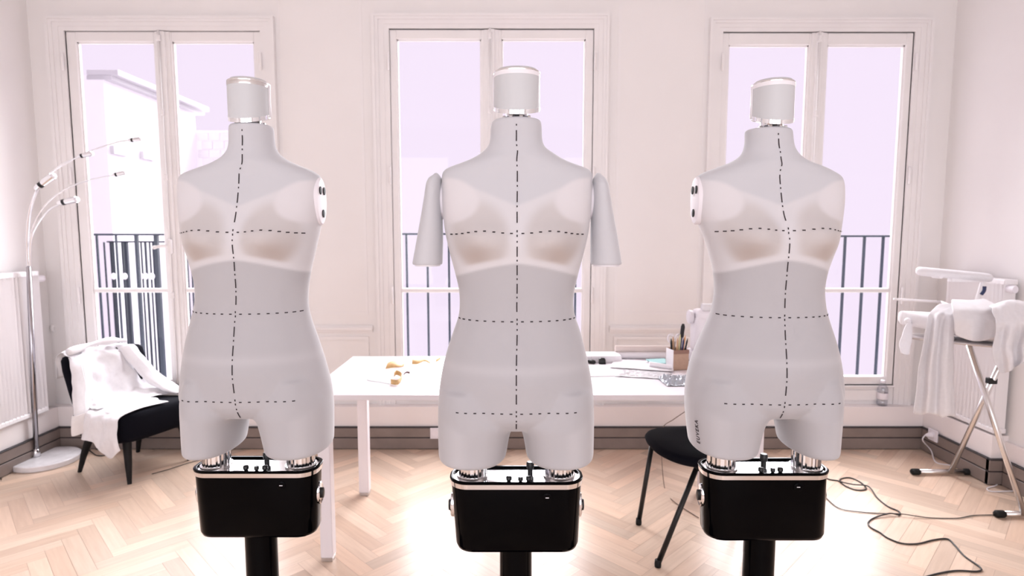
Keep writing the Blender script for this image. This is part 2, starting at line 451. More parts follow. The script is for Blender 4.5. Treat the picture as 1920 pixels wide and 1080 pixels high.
GREY = np.array((.585, .585, .615)); LIGHT = np.array((.66, .645, .665)); LOBE = np.array((.705, .68, .70)); BEIGE = np.array((.57, .535, .53)); BEIGED = np.array((.49, .42, .39)); BELLY = np.array((.475, .465, .485))  # upper tones raised above BELLY: stronger light up there painted in
def pattern(s, tv):
    a = abs(s); col = GREY.copy()
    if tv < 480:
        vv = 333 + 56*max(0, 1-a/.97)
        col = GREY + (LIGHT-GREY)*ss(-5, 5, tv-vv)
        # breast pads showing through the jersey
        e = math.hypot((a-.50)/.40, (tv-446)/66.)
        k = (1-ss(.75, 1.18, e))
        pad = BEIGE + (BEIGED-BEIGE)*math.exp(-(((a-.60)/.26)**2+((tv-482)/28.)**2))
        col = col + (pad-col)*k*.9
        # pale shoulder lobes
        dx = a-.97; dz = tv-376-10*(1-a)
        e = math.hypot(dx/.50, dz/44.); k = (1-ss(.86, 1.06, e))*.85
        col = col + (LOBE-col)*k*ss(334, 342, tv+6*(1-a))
    else:
        e = math.hypot((a-.50)/.40, (tv-446)/66.)
        pad = BEIGE + (BEIGED-BEIGE)*math.exp(-(((a-.60)/.26)**2+((tv-482)/28.)**2))
        col = LIGHT + (pad-LIGHT)*(1-ss(.75, 1.18, e))*.9
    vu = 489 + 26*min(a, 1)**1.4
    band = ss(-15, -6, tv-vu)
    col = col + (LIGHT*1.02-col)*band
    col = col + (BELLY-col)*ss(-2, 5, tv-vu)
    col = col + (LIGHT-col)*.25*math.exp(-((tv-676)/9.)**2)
    col = col + (LIGHT-col)*.30*ss(.72, 1.0, a)*ss(520, 560, tv)  # paler towards the sides: backlit rim put into the colour
    return col

def make_form(name, label, P):
    d = P['d']; rows = P['rows']; lm = P['lm']
    ref = [(lm[0], 228), (lm[1], 325), (lm[2], 438), (lm[3], 593), (lm[4], 748), (lm[5], 830)]
    X0 = fit(*P['waistpx'], lm[3], d, .09)[0]
    root = thing(name, label, 'dress form', (X0, d, 0), 0, 'dress forms in a row')
    off = Vector((X0, d, 0))
    def put(bm, nm, m, parent=root, **kw):
        bmesh.ops.translate(bm, verts=bm.verts, vec=-off); return obj(nm, bm, m, parent, **kw)
    # ---- torso shell
    bm = NB(); rings = []; info = []
    v0, v1 = rows[0][0], P['crotch']-22
    vs = list(np.arange(v0, v1, 4.0))
    for v in vs:
        tv = interp(ref, v); b = interp(BTAB, tv)*P.get('bs', 1); n = interp(NTAB, tv); c = interp(CTAB, tv)
        X, a, z = fit(smooth_tab(rows, 1, v), smooth_tab(rows, 2, v), v, d+c, b)
        if v > P['crotch']-56:
            k = (v-(P['crotch']-56))/34.; a *= 1-.30*k*k; b *= 1-.25*k*k
        info.append((z, X, a, tv)); r = []
        N = 128
        for i in range(N):
            t = 2*math.pi*i/N; co, si = math.cos(t), math.sin(t)
            x = a*math.copysign(abs(co)**(2/n), co); y = b*math.copysign(abs(si)**(2/n), si)
            if si < 0:
                f = ss(0, .5, -si)
                for sg in (-1, 1):
                    ex = (x-sg*.078)/.052; ez = (tv-452)/(34. if tv < 452 else 26.)
                    y -= f*P.get('bust', .034)*math.exp(-(abs(ex)**2.3+abs(ez)**2.2))
                # soft belly and collar hollow
                y -= f*.010*math.exp(-((x/.09)**2+((tv-690)/50.)**2))
            elif tv > 600:
                for sg in (-1, 1):
                    y += ss(0, .5, si)*.03*math.exp(-(((x-sg*.08)/.06)**2+((tv-770)/50.)**2))
            r.append(Vector((X+x, d+c+y, z)))
        rings.append(r)
    # round the neck rim
    X, a = info[0][1], info[0][2]
    top = [Vector(((p.x-X)*.93+X, (p.y-d-.012)*.93+d+.012, p.z+.004)) for p in rings[0]]
    rings.insert(0, top)
    loft(bm, rings)
    # ---- thighs
    for (tab) in P['legs']:
        rr = []; L = None
        for v in np.arange(tab[0][0], tab[-1][0]+.1, 4.0):
            b = interp(P.get('legb', [(700, .098), (750, .114), (780, .116), (830, .108), (860, .104)]), interp(ref, v))
            xl, xr = smooth_tab(tab, 1, v), smooth_tab(tab, 2, v)
            if tab is P['legs'][0]: xl = smooth_tab(rows, 1, v)+max(0, (740-v)*.15)
            else: xr = smooth_tab(rows, 2, v)-max(0, (740-v)*.15)
            X, a, z = fit(xl, xr, v, d+.004, b)
            rr.append(sring(X, d+.004, z, a, b, 2.25, 64)); L = (X, a, b, z)
        X, a, b, z = L
        rr.append(sring(X, d+.004, z-.004, a*.97, b*.97, 2.25, 64)); rr.append(sring(X, d+.004, z-.006, a*.90, b*.90, 2.25, 64))
        rr = [[Vector(p) for p in r] for r in rr]
        loft(bm, rr)
        P.setdefault('legc', []).append((X, z-.006, a))
    bmesh.ops.recalc_face_normals(bm, faces=bm.faces)
    me = bpy.data.meshes.new('tmp'); bm.to_mesh(me); bm.free()
    o = bpy.data.objects.new('tmp', me); C.objects.link(o)
    m = o.modifiers.new('r', 'REMESH'); m.mode = 'VOXEL'; m.voxel_size = .0042
    m = o.modifiers.new('s', 'SMOOTH'); m.iterations = 12; m.factor = .5
    dg = bpy.context.evaluated_depsgraph_get(); dg.update()
    me2 = bpy.data.meshes.new_from_object(o.evaluated_get(dg)); bpy.data.objects.remove(o)
    me2.name = 'torso'; me2.materials.clear()
    n = len(me2.vertices); co = np.empty(n*3, dtype=np.float32); me2.vertices.foreach_get('co', co); co = co.reshape(-1, 3)
    bvh = BVHTree.FromPolygons([tuple(c) for c in co.tolist()], [tuple(p.vertices) for p in me2.polygons])
    zt = [(i[0], i[1], i[2], i[3]) for i in info][::-1]
    zz = np.array([q[0] for q in zt]); xx = np.array([q[1] for q in zt]); aa = np.array([q[2] for q in zt]); tt = np.array([q[3] for q in zt])
    X = np.interp(co[:, 2], zz, xx); A = np.interp(co[:, 2], zz, aa); T = np.interp(co[:, 2], zz, tt)
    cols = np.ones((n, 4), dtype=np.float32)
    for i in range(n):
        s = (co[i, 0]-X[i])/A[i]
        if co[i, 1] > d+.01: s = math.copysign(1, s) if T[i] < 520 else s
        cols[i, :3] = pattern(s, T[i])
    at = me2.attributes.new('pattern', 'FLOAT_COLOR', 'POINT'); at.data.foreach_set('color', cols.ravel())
    co -= np.array(off, dtype=np.float32); me2.vertices.foreach_set('co', co.ravel()); me2.update()
    torso = link_mesh('torso', me2, FABRIC, root)
    # ---- tape lines laid on the jersey
    def hit(x, z):
        h = bvh.ray_cast(Vector((x, 0, z)), Vector((0, 1, 0)))
        return (h[0]+h[1]*.0009) if h[0] is not None and h[0].y < d+.03 else None
    def patch(bm, pts):      # list of rows of points
        rws = []
        for r in pts:
            hs = [hit(*p) for p in r]
            if any(q is None for q in hs): return
            rws.append([bm.verts.new(q) for q in hs])
        for a, b in zip(rws, rws[1:]):
            for i in range(len(a)-1): bm.faces.new((a[i], a[i+1], b[i+1], b[i]))
    def ztv(t):              # z of a reference row
        return float(np.interp(t, tt[::-1], zz[::-1]))
    def xc(z): return float(np.interp(z, zz, xx))
    hz = {'bust_line': (438, .148), 'waist_line': (593, .2), 'hip_line': (748, .135)}
    for nm, (t, lim) in hz.items():
        bm = NB(); z = ztv(t)
        for sg in (-1, 1):
            arc = .0085; prev = None; x = 0.; nxt = .012
            acc = 0.; last = hit(xc(z), z)
            while abs(x) < lim:
                x += .0008; p = hit(xc(z)+sg*x, z)
                if p is None: break
                acc += (p-last).length; last = p
                if acc >= nxt:
                    sl = 1.0 if len(bm.verts) < 0 else 1
                    dz = 0
                    if nm == 'bust_line':
                        dz = .005*math.exp(-((x-.075)/.035)**2) - .0015*ss(.10, .15, x)
                    hw = .0032 * min(1, .35+abs(p.y-d+0)/.06)
                    patch(bm, [[(xc(z)+sg*(x-hw), z+dz-.0013), (xc(z)+sg*(x+hw), z+dz-.0013)], [(xc(z)+sg*(x-hw), z+dz+.0013), (xc(z)+sg*(x+hw), z+dz+.0013)]])
                    nxt += .0205
            # dot right at the crossing
        for q in (-.005, .005): patch(bm, [[(xc(z)-.0013, z+q-.0024), (xc(z)+.0013, z+q-.0024)], [(xc(z)-.0013, z+q+.0024), (xc(z)+.0013, z+q+.0024)]])
        put(bm, nm, LINE)
    bm = NB(); z = ztv(236); zend = P['zc'] if 'zc' in P else H + UW(960, P['crotch']-6)[1]*(d-.09)
    stops = [ztv(438), ztv(593), ztv(748)]
    k = 0
    segs = []
    zlim = [ztv(240)]+stops+[zend]
    for q in range(4):
        a_, b_ = zlim[q]-(.016 if q else .0), zlim[q+1]+(.016 if q < 3 else 0)
        nper = max(1, round((a_-b_)/.0445)); per = (a_-b_)/nper
        for i in range(nper):
            s = a_-i*per
            segs.append((s-.004-.0, s-.0-.0)); segs.append((s-per*.30, s-per*.84))
    for s0, s1 in segs:
        hi, lo = max(s0, s1), min(s0, s1); nn = max(2, int((hi-lo)/.004)+1)
        patch(bm, [[(xc(zq)-.0013, zq), (xc(zq)+.0013, zq)] for zq in np.linspace(lo, hi, nn)])
    put(bm, 'centre_line', LINE)
    # ---- maker's name up the outer thigh
    if P.get('text'):
        cu = bpy.data.curves.new('t', 'FONT'); cu.body = 'EUVEKA'; cu.size = .0135; cu.space_character = 1.25; cu.offset = .0003
        to = bpy.data.objects.new('t', cu); C.objects.link(to)
        dg = bpy.context.evaluated_depsgraph_get(); dg.update()
        tm = bpy.data.meshes.new_from_object(to.evaluated_get(dg)); bpy.data.objects.remove(to)
        bm = NB(); bm.from_mesh(tm); bmesh.ops.triangulate(bm, faces=bm.faces); bmesh.ops.subdivide_edges(bm, edges=[e for e in bm.edges if e.calc_length() > .004], cuts=2)
        xs_ = [v.co.x for v in bm.verts]; l0, l1 = min(xs_), max(xs_)
        zb, zt_ = [H + UW(P['text'][0], q)[1]*(d-.02) for q in (P['text'][2], P['text'][1])]
        yb = d+P['text'][3]
        bad = []
        for v in bm.verts:
            s = zb + (v.co.x-l0)/(l1-l0)*(zt_-zb)
            y = yb - .013 + v.co.y*1.3
            h = bvh.ray_cast(Vector((X0-1, y, s)), Vector((1, 0, 0)))
            if h[0] is None: bad.append(v); continue
            v.co = h[0]+h[1]*.0008
        bmesh.ops.delete(bm, geom=bad, context='VERTS')
        put(bm, 'lettering', LINE)
    # ---- shoulder plates or arms
    for sg in (-1, 1):
        t0 = 376; z = ztv(t0); Xc = xc(z); a = float(np.interp(z, zz, aa))
        if not P.get('arms'):
            xp = Xc+sg*(a-.004) if sg == P['inner'] else Xc+sg*(a-.012)
            bm = NB(); N = 36
            def disc(x, sc): return [Vector((x, d+.004+.036*sc*math.cos(2*math.pi*i/N), z+.058*sc*math.sin(2*math.pi*i/N))) for i in range(N)]
            loft(bm, [disc(xp-sg*.03, 1), disc(xp+sg*.001, 1), disc(xp+sg*.004, .95), disc(xp+sg*.0045, .8)])
            pl = put(bm, 'shoulder_plate', PLATE, smooth=False, auto=40)
            for (hy, hz_) in ((-.014, .026), (.014, .026), (.004, -.030)):
                bm = NB(); M = 16
                rg = lambda x, r: [Vector((x, d+.004+hy+r*math.cos(2*math.pi*i/M), z+hz_+r*1.15*math.sin(2*math.pi*i/M))) for i in range(M)]
                loft(bm, [rg(xp+sg*.002, .0085), rg(xp+sg*.0065, .0085), rg(xp+sg*.007, .006)]); put(bm, 'socket', BLACKM, pl, auto=40)
        else:
            tab = P['arm_l'] if sg < 0 else P['arm_r']; rr = []
            for v in np.arange(tab[0][0], tab[-1][0]+.1, 3.0):
                b = interp([(328, .018), (334, .036), (345, .047), (370, .051), (500, .046)], v)
                Xa, aa_, za = fit(smooth_tab(tab, 1, v), smooth_tab(tab, 2, v), v, d+.008, b)
                rr.append(sring(Xa, d+.008, za, aa_, b, 2.1, 48))
            e = rr[-1]; cx = sum((p for p in e), Vector())/len(e)
            rr.append([cx+(p-cx)*.96-Vector((0, 0, .003)) for p in e]); rr.append([cx+(p-cx)*.80-Vector((0, 0, .003)) for p in e])
            s0 = rr[0]; cx = sum((p for p in s0), Vector())/len(s0); rr.insert(0, [cx+(p-cx)*.5+Vector((0, 0, .004)) for p in s0])
            bm = NB(); loft(bm, rr); aro = put(bm, 'upper_arm', FABRIC, auto=50)
            at = aro.data.attributes.new('pattern', 'FLOAT_COLOR', 'POINT')
            at.data.foreach_set('color', [c for _ in aro.data.vertices for c in (*GREY, 1.)])
            bm = NB(); a2 = rr[-2]; cx = sum((p for p in a2), Vector())/len(a2)
            loft(bm, [[cx+(p-cx)*.9+Vector((0, 0, .001)) for p in a2], [cx+(p-cx)*.88-Vector((0, 0, .004)) for p in a2]]); put(bm, 'end_plate', PANELW, aro)
            # socket gap disc between torso and arm
            bm = NB(); xp = Xc+sg*a; N = 32
            def disc(x, sc): return [Vector((x, d+.012+.026*sc*math.cos(2*math.pi*i/N), z+.044*sc*math.sin(2*math.pi*i/N))) for i in range(N)]
            loft(bm, [disc(xp-sg*.025, 1), disc(xp+sg*.004, 1)]); put(bm, 'shoulder_plate', PLATE, auto=40)
    # ---- lamp head
    hl, hr, vt, vp0, vp1, vb, vj = P['head']; R = .056
    Xh, ah, _ = fit(hl, hr, (vp0+vp1)/2, d+.012, .05)
    yh = d+.012; fz = lambda v: H+UW(960, v)[1]*(yh-.05)
    z0, z1 = fz(vp1), fz(vp0)
    def hring(z, sc=1., tilt=0.): return [Vector((p.x, p.y, p.z + tilt*((p.y-yh)/.05))) for p in sring(Xh, yh, z, ah*sc, .052*sc, 2.15, 56)]
    bm = NB(); loft(bm, [hring(z0+.018, 1, .018), hring(z1, 1)]); hd = put(bm, 'lamp_head', PANEL, auto=40)
    bt = z0+.018
    hp = [('top_band', CHROME2 if P['band'] == 'chrome' else PANELW, [(z1, 1.005, 0), (z1+.007, 1.015, 0), (z1+.009, 1.0, 0)]),
          ('upper_ring', CHROME2, [(z1+.009, 1.0, 0), (z1+.0115, 1.01, 0), (z1+.013, .985, 0)]),
          ('cap', PANEL, [(z1+.013, .96, 0), (z1+.018, .86, 0), (z1+.021, .6, 0), (z1+.022, .2, 0)]),
          ('lower_ring', CHROME, [(bt+.001, 1.012, .018), (bt-.009, 1.0, .018), (bt-.013, .9, .012), (bt-.014, .6, .006)])]
    for nm, m, pf in hp:
        bm = NB(); loft(bm, [hring(z, s, t) for z, s, t in pf]); put(bm, nm, m, hd, auto=40)
    zn = info[0][0]
    bm = NB(); lathe(bm, [(.030, zn+.003), (.032, zn+.008), (.026, zn+.012), (.026, bt-.012), (.030, bt-.008)], (Xh, yh, 0), 32); put(bm, 'neck_joint', CHROME, auto=40)
    bm = NB()
    for q in range(8):
        an = q*math.pi/4+.3; box(bm, (Xh+.031*math.cos(an)-.004, yh+.031*math.sin(an)-.004, zn+.004), (Xh+.031*math.cos(an)+.004, yh+.031*math.sin(an)+.004, zn+.011), .001, 1)
    put(bm, 'clamp', STEEL)
    bm = NB(); tube(bm, [(Xh-.052 if P['band'] == 'chrome' and False else Xh+P['strip']*(ah-.001), yh+.004, z0+.012), (Xh+P['strip']*(ah-.001), yh+.004, z1+.008)], .0042, 10); put(bm, 'edge_strip', PANELW, hd, smooth=True)
    # ---- chrome leg tubes, control box, column, base
    bl, br, vst, vsb, vbb, bbl, bbr = P['box']; B = .052
    Xb, ab, _ = fit(bl, br, vst, d, B); yf = d-B
    zs1 = H+UW(960, vst)[1]*yf; zs0 = H+UW(960, vsb)[1]*yf; zb = H+UW(960, vbb)[1]*yf
    Xb2, ab2, _ = fit(bbl, bbr, vbb-20, d, B)
    top = zs1+.002
    for (X, z, a) in P['legc']:
        bm = NB(); N = 28
        prof = [(.034, top-.004), (.034, z+.03)]
        rings_ = []
        for rr_, zq in prof:
            rings_.append([Vector((X+(rr_+.0012*(i % 2))*math.cos(2*math.pi*i/48), d+.004+(rr_+.0012*(i % 2))*math.sin(2*math.pi*i/48), zq)) for i in range(48)])
        loft(bm, rings_); lg = put(bm, 'leg_tube', CHROME, auto=20)
        bm = NB(); lathe(bm, [(.040, top-.004), (.040, top+.002), (.036, top+.003)], (X, d+.004, 0), 40); put(bm, 'collar', CHROME2, lg, auto=40)
    R_ = .045
    bm = NB(); loft(bm, [rrect(Xb2, d, zb, ab2-.012, B-.012, R_-.012), rrect(Xb2, d, zb+.004, ab2-.004, B-.004, R_-.004), rrect(Xb2, d, zb+.014, ab2, B, R_), rrect(Xb, d, zs0, ab-.002, B, R_)])
    bx = put(bm, 'control_box', BLACKG, auto=50)
    bm = NB(); loft(bm, [rrect(Xb, d, zs0, ab, B+.001, R_), rrect(Xb, d, zs1, ab+.001, B+.002, R_)]); put(bm, 'chrome_band', CHROME, bx, auto=50)
    bm = NB(); o1 = [(zs1, .0, .0), (zs1+.002, .002, 0), (zs1+.004, .002, 0), (zs1+.0055, -.001, 0), (zs1+.005, -.006, 0), (zs1-.006, -.008, 0)]
    loft(bm, [rrect(Xb, d, z, ab+q, B+q+.001, R_+q*.8) for z, q, _ in o1], cap=False); put(bm, 'rim', BLACKG, bx, auto=50)
    bm = NB(); loft(bm, [rrect(Xb, d, top-.008, ab-.011, B-.010, R_-.010), rrect(Xb, d, top-.004, ab-.011, B-.010, R_-.010)]); put(bm, 'top_plate', CHROME, bx, auto=50)
    for kx, ky, r in ((-.018, -.035, .007), (.010, -.038, .006), (.030, -.035, .007), (.012 if P['knob'] else .035, .02, .0095)):
        bm = NB(); hh = .016 if ky < 0 else .030
        lathe(bm, [(r*.7, top-.004), (r*.7, top-.004+hh*.4), (r, top-.004+hh*.45), (r, top-.004+hh*.9), (r*.8, top-.004+hh)], (Xb+kx, d+ky, 0), 16); put(bm, 'knob', BLACKP, bx, auto=50)
    # front power mark
    zq = H+UW(960, P['mark'][1])[1]*yf; xq = UW(*P['mark'])[0]*(yf-.001)
    yq = yf - .0008
    bm = NB(); M = 28
    loft(bm, [[Vector((xq+r*math.cos(2*math.pi*i/M), y, zq+r*math.sin(2*math.pi*i/M))) for i in range(M)] for r, y in ((.0115, yq+.002), (.0115, yq-.0006), (.0105, yq-.001))]); bt_ = put(bm, 'power_button', BLACKG, bx, auto=40)
    bm = NB(); box(bm, (xq-.004, yq-.0018, zq+.0006), (xq+.004, yq-.0008, zq+.0022)); put(bm, 'mark', PANELW, bt_)
    for sg in (-1, 1):        # side dial
        zd = zb+(zs0-zb)*.62; xd = Xb+sg*(ab-.004); M = 24
        bm = NB(); loft(bm, [[Vector((xd+sg*q, d+r*.62*math.cos(2*math.pi*i/M), zd+r*math.sin(2*math.pi*i/M))) for i in range(M)] for r, q in ((.030, -.006), (.030, .003), (.027, .005), (.020, .003))]); dl = put(bm, 'side_dial', CHROME, bx, auto=40)
        bm = NB(); loft(bm, [[Vector((xd+sg*q, d+r*.62*math.cos(2*math.pi*i/M), zd+r*math.sin(2*math.pi*i/M))) for i in range(M)] for r, q in ((.014, .002), (.014, .010), (.010, .011))]); put(bm, 'dial_button', BLACKP, dl, auto=40)
    for sg in (-1, 1):
        bm = NB(); lathe(bm, [(.012, zb-.003), (.015, zb+.004), (.015, zb+.006)], (Xb2+sg*(ab2-.035), d-.02, 0), 16); put(bm, 'screw_cover', BLACKP, bx, auto=40)
    c0_, c1_ = P['col']; Xc_, ac_, _ = fit(c0_, c1_, min(vbb+20, 1070), d, .035)
    bm = NB(); lathe(bm, [(ac_*1.0, zb+.002), (ac_, zb-.1), (ac_*1.02, .06), (ac_*1.3, .03), (ac_*1.35, .022)], (Xc_, d, 0), 40); put(bm, 'column', BLACKG, auto=50)
    bm = NB(); loft(bm, [rrect(Xc_, d, z, .21+q, .19+q, .08+q) for z, q in ((.0, 0), (.014, 0), (.022, -.008))]); put(bm, 'base', BLACKG, auto=50)
    return root

mid_rows = [(228, 923, 1015), (240, 920, 1016), (262, 919, 1017), (276, 914, 1022), (289, 900, 1040), (300, 880, 1058), (309, 857, 1080), (316, 838, 1100), (324, 830, 1109), (350, 829, 1110), (400, 831, 1107), (430, 834, 1104), (455, 839, 1099), (480, 845, 1093), (510, 853, 1085), (540, 860, 1078), (565, 862, 1075), (590, 860, 1078), (620, 850, 1088), (650, 840, 1096), (680, 832, 1103), (720, 825, 1110), (760, 822, 1113), (810, 822, 1113), (850, 823, 1112)]
make_form('dress_form', 'middle dress form, the only one with upper arms, on a black box stand', dict(
    d=1.40, rows=mid_rows, lm=(228, 325, 438, 593, 748, 830), waistpx=(860, 1078), crotch=812,
    legs=[[(720, 850, 940), (775, 826, 972), (786, 822, 969), (796, 823, 962), (812, 823, 956), (832, 824, 952), (851, 825, 949)],
          [(720, 995, 1080), (775, 964, 1110), (786, 967, 1113), (796, 974, 1113), (812, 980, 1112), (832, 984, 1111), (851, 987, 1110)]],
    arms=True, arm_l=[(328, 812, 824), (334, 804, 828), (345, 799, 829), (370, 795, 829), (400, 790, 830), (450, 781, 831), (494, 773, 830)],
    arm_r=[(328, 1116, 1128), (334, 1112, 1134), (345, 1110, 1140), (370, 1109, 1145), (400, 1108, 1150), (450, 1107, 1159), (494, 1107, 1166)],
    head=(926, 1013, 120, 137, 206, 218, 227), band='white', strip=-1, knob=False,
    box=(846, 1090, 909, 918, 1040, 856, 1083), mark=(1026, 934), col=(937, 997), text=(825, 817, 851, -.02)))
left_rows = [(238, 428, 514), (252, 428, 515), (270, 428, 517), (285, 424, 523), (298, 412, 538), (309, 392, 560), (318, 366, 582), (326, 346, 596), (334, 339, 602), (355, 337, 606), (400, 338, 605), (430, 341, 600), (455, 345, 595), (480, 352, 590), (505, 359, 584), (530, 365, 580), (560, 366, 578), (582, 362, 580), (605, 356, 586), (640, 348, 598), (680, 342, 610), (720, 338, 620), (760, 338, 625), (800, 340, 626), (850, 343, 625)]
make_form('dress_form', 'armless pale grey dress form nearest the black armchair, leftmost of the three', dict(
    d=1.47, rows=left_rows, lm=(238, 330, 436, 580, 729, 808), waistpx=(363, 580), crotch=792,
    legs=[[(700, 360, 455), (750, 342, 478), (765, 340, 479), (776, 341, 472), (792, 341, 468), (815, 343, 465), (835, 344, 462)],
          [(700, 500, 600), (750, 474, 624), (765, 475, 626), (776, 482, 626), (792, 487, 626), (815, 493, 625), (835, 498, 625)]],
    head=(427, 507, 138, 156, 222, 232, 238), band='chrome', strip=1, knob=True, inner=1,
    box=(370, 602, 888, 896, 1012, 381, 600), mark=(527, 911), col=(460, 521)))
right_rows = [(246, 1395, 1487), (260, 1396, 1488), (280, 1393, 1492), (293, 1385, 1502), (304, 1368, 1518), (314, 1343, 1545), (323, 1320, 1563), (332, 1306, 1574), (350, 1300, 1579), (400, 1303, 1577), (425, 1312, 1575), (450, 1322, 1570), (480, 1330, 1561), (510, 1337, 1551), (540, 1339, 1546), (570, 1336, 1548), (592, 1330, 1553), (620, 1318, 1562), (650, 1305, 1571), (680, 1294, 1577), (720, 1286, 1581), (760, 1284, 1580), (800, 1287, 1577), (850, 1293, 1573)]
make_form('dress_form', 'armless pale grey dress form nearest the ironing board, rightmost of the three', dict(
    d=1.45, rows=right_rows, lm=(246, 330, 433, 586, 733, 812), waistpx=(1332, 1551), crotch=792,
    legs=[[(700, 1310, 1405), (750, 1290, 1445), (765, 1286, 1446), (776, 1287, 1438), (792, 1289, 1431), (815, 1293, 1425), (834, 1297, 1420)],
          [(700, 1455, 1560), (750, 1438, 1578), (765, 1440, 1578), (776, 1445, 1577), (792, 1450, 1576), (815, 1454, 1574), (834, 1457, 1572)]],
    head=(1408, 1489, 142, 158, 225, 238, 245), band='white', strip=-1, knob=True, inner=-1,
    box=(1312, 1546, 892, 900, 1018, 1315, 1540), mark=(1497, 914), col=(1393, 1453), text=(1293, 781, 824, -.038)))

# =====================================================================
#  TABLE AND WHAT LIES ON IT
# =====================================================================
TZ = .74
yn = PZ(960, 741, TZ).y; yfz = PZ(960, 668, TZ).y
xa = PZ(617, 703, TZ).x; xa = (xa+PZ(660, 669, TZ).x)/2
xb = PY(1462, 741, yn).x
tb = thing('work_table', 'long white work table behind the dress forms', 'table', ((xa+xb)/2, (yn+yfz)/2, 0))
TO = Vector(((xa+xb)/2, (yn+yfz)/2, 0))
bm = NB(); box(bm, (xa-TO.x, yn-TO.y, TZ-.022), (xb-TO.x, yfz-TO.y, TZ), .002, 1); obj('tabletop', bm, WHITE, tb)
bm = NB(); box(bm, (xa-TO.x+.06, yn-TO.y+.05, TZ-.06), (xb-TO.x-.06, yfz-TO.y-.05, TZ-.022)); bm2 = NB()
for A in (((xa-TO.x+.045, yn-TO.y+.045), (xb-TO.x-.045, yn-TO.y+.07)), ((xa-TO.x+.045, yfz-TO.y-.07), (xb-TO.x-.045, yfz-TO.y-.045)), ((xa-TO.x+.045, yn-TO.y+.045), (xa-TO.x+.07, yfz-TO.y-.045)), ((xb-TO.x-.07, yn-TO.y+.045), (xb-TO.x-.045, yfz-TO.y-.045))):
    box(bm2, (A[0][0], A[0][1], TZ-.030), (A[1][0], A[1][1], TZ-.022))
bm.free(); obj('apron', bm2, WHITE, tb)
for (x, y) in ((xa+.065, yn+.065), (xb-.065, yn+.065), (xa+.065, yfz-.065), (xb-.065, yfz-.065)):
    x -= TO.x; y -= TO.y; w = .026
    bm = NB(); box(bm, (x-w, y-w, .018), (x+w, y+w, TZ-.022), .003, 1); lg = obj('leg', bm, WHITE, tb)
    bm = NB(); box(bm, (x-w+.002, y-w+.002, 0), (x+w-.002, y+w-.002, .018), .002, 1); obj('foot', bm, STEEL, lg)

def ribbon(name, pts, w, m, label, cat, group=None, lift=.0):
    """curled strip standing/lying on the table; pts = (px, py, height above the table)"""
    P = [PZ(a, b, TZ)+Vector((0, 0, h)) for a, b, h in pts]; P = cr(P, 6)
    bm = NB(); prev = None
    for i, p in enumerate(P):
        t = i/(len(P)-1); tw = pts_t(pts, t)
        a = p; b = p+Vector((0, w*math.cos(tw), w*math.sin(tw)))
        q = (bm.verts.new(a), bm.verts.new(b))
        if prev: bm.faces.new((prev[0], q[0], q[1], prev[1]))
        prev = q
    o = obj(name, bm, m, smooth=True); s = o.modifiers.new('t', 'SOLIDIFY'); s.thickness = .0012; s.offset = 1
    return tag(o, label, cat, group)
_tw = [0]
def pts_t(pts, t): return _tw[0](t)
_tw[0] = lambda t: .35+.25*math.sin(6*t)
ribbon('leather_strip', [(723, 693, .004), (736, 692, .006), (749, 690, .004), (757, 688, .003)], .045, TAN, 'tan strip lying flattest, at the left rear of the table scraps', 'strip', 'tan curled strips on the table')
_tw[0] = lambda t: .9-.8*t
ribbon('leather_strip', [(772, 684, .003), (784, 684, .004), (796, 680, .007), (806, 682, .002)], .028, TAN, 'wavy tan strip curving near the far edge, beside the middle form', 'strip', 'tan curled strips on the table')
_tw[0] = lambda t: .8
ribbon('leather_strip', [(817, 680, .002), (822, 678, .004), (826, 675, .004)], .018, TAN, 'tiny tan scrap touching the view edge of the middle form', 'strip', 'tan curled strips on the table')
_tw[0] = lambda t: 1.5-.4*t
ribbon('leather_strip', [(733, 721, .002), (746, 722, .002), (753, 712, .006), (744, 707, .010), (739, 710, .008)], .022, TAN, 'tan strip curled into a loop at the front of the table scraps', 'strip', 'tan curled strips on the table')
_tw[0] = lambda t: .5
ribbon('dark_scrap', [(757, 704, .002), (762, 701, .004), (768, 702, .003)], .014, mat('brown_leather', (.13, .05, .05), .6), 'small dark brown scrap right of the tan loop', 'scrap')
bm = NB(); tube(bm, cr([PZ(a, b, TZ)+Vector((0, 0, .002)) for a, b in ((688, 713), (696, 715), (712, 717), (726, 720), (736, 721))], 5), .0011, 6)
tag(obj('thread', bm, mat('grey_thread', (.45, .48, .47), .7), smooth=True), 'thin grey thread trailing left from the tan loop', 'thread')

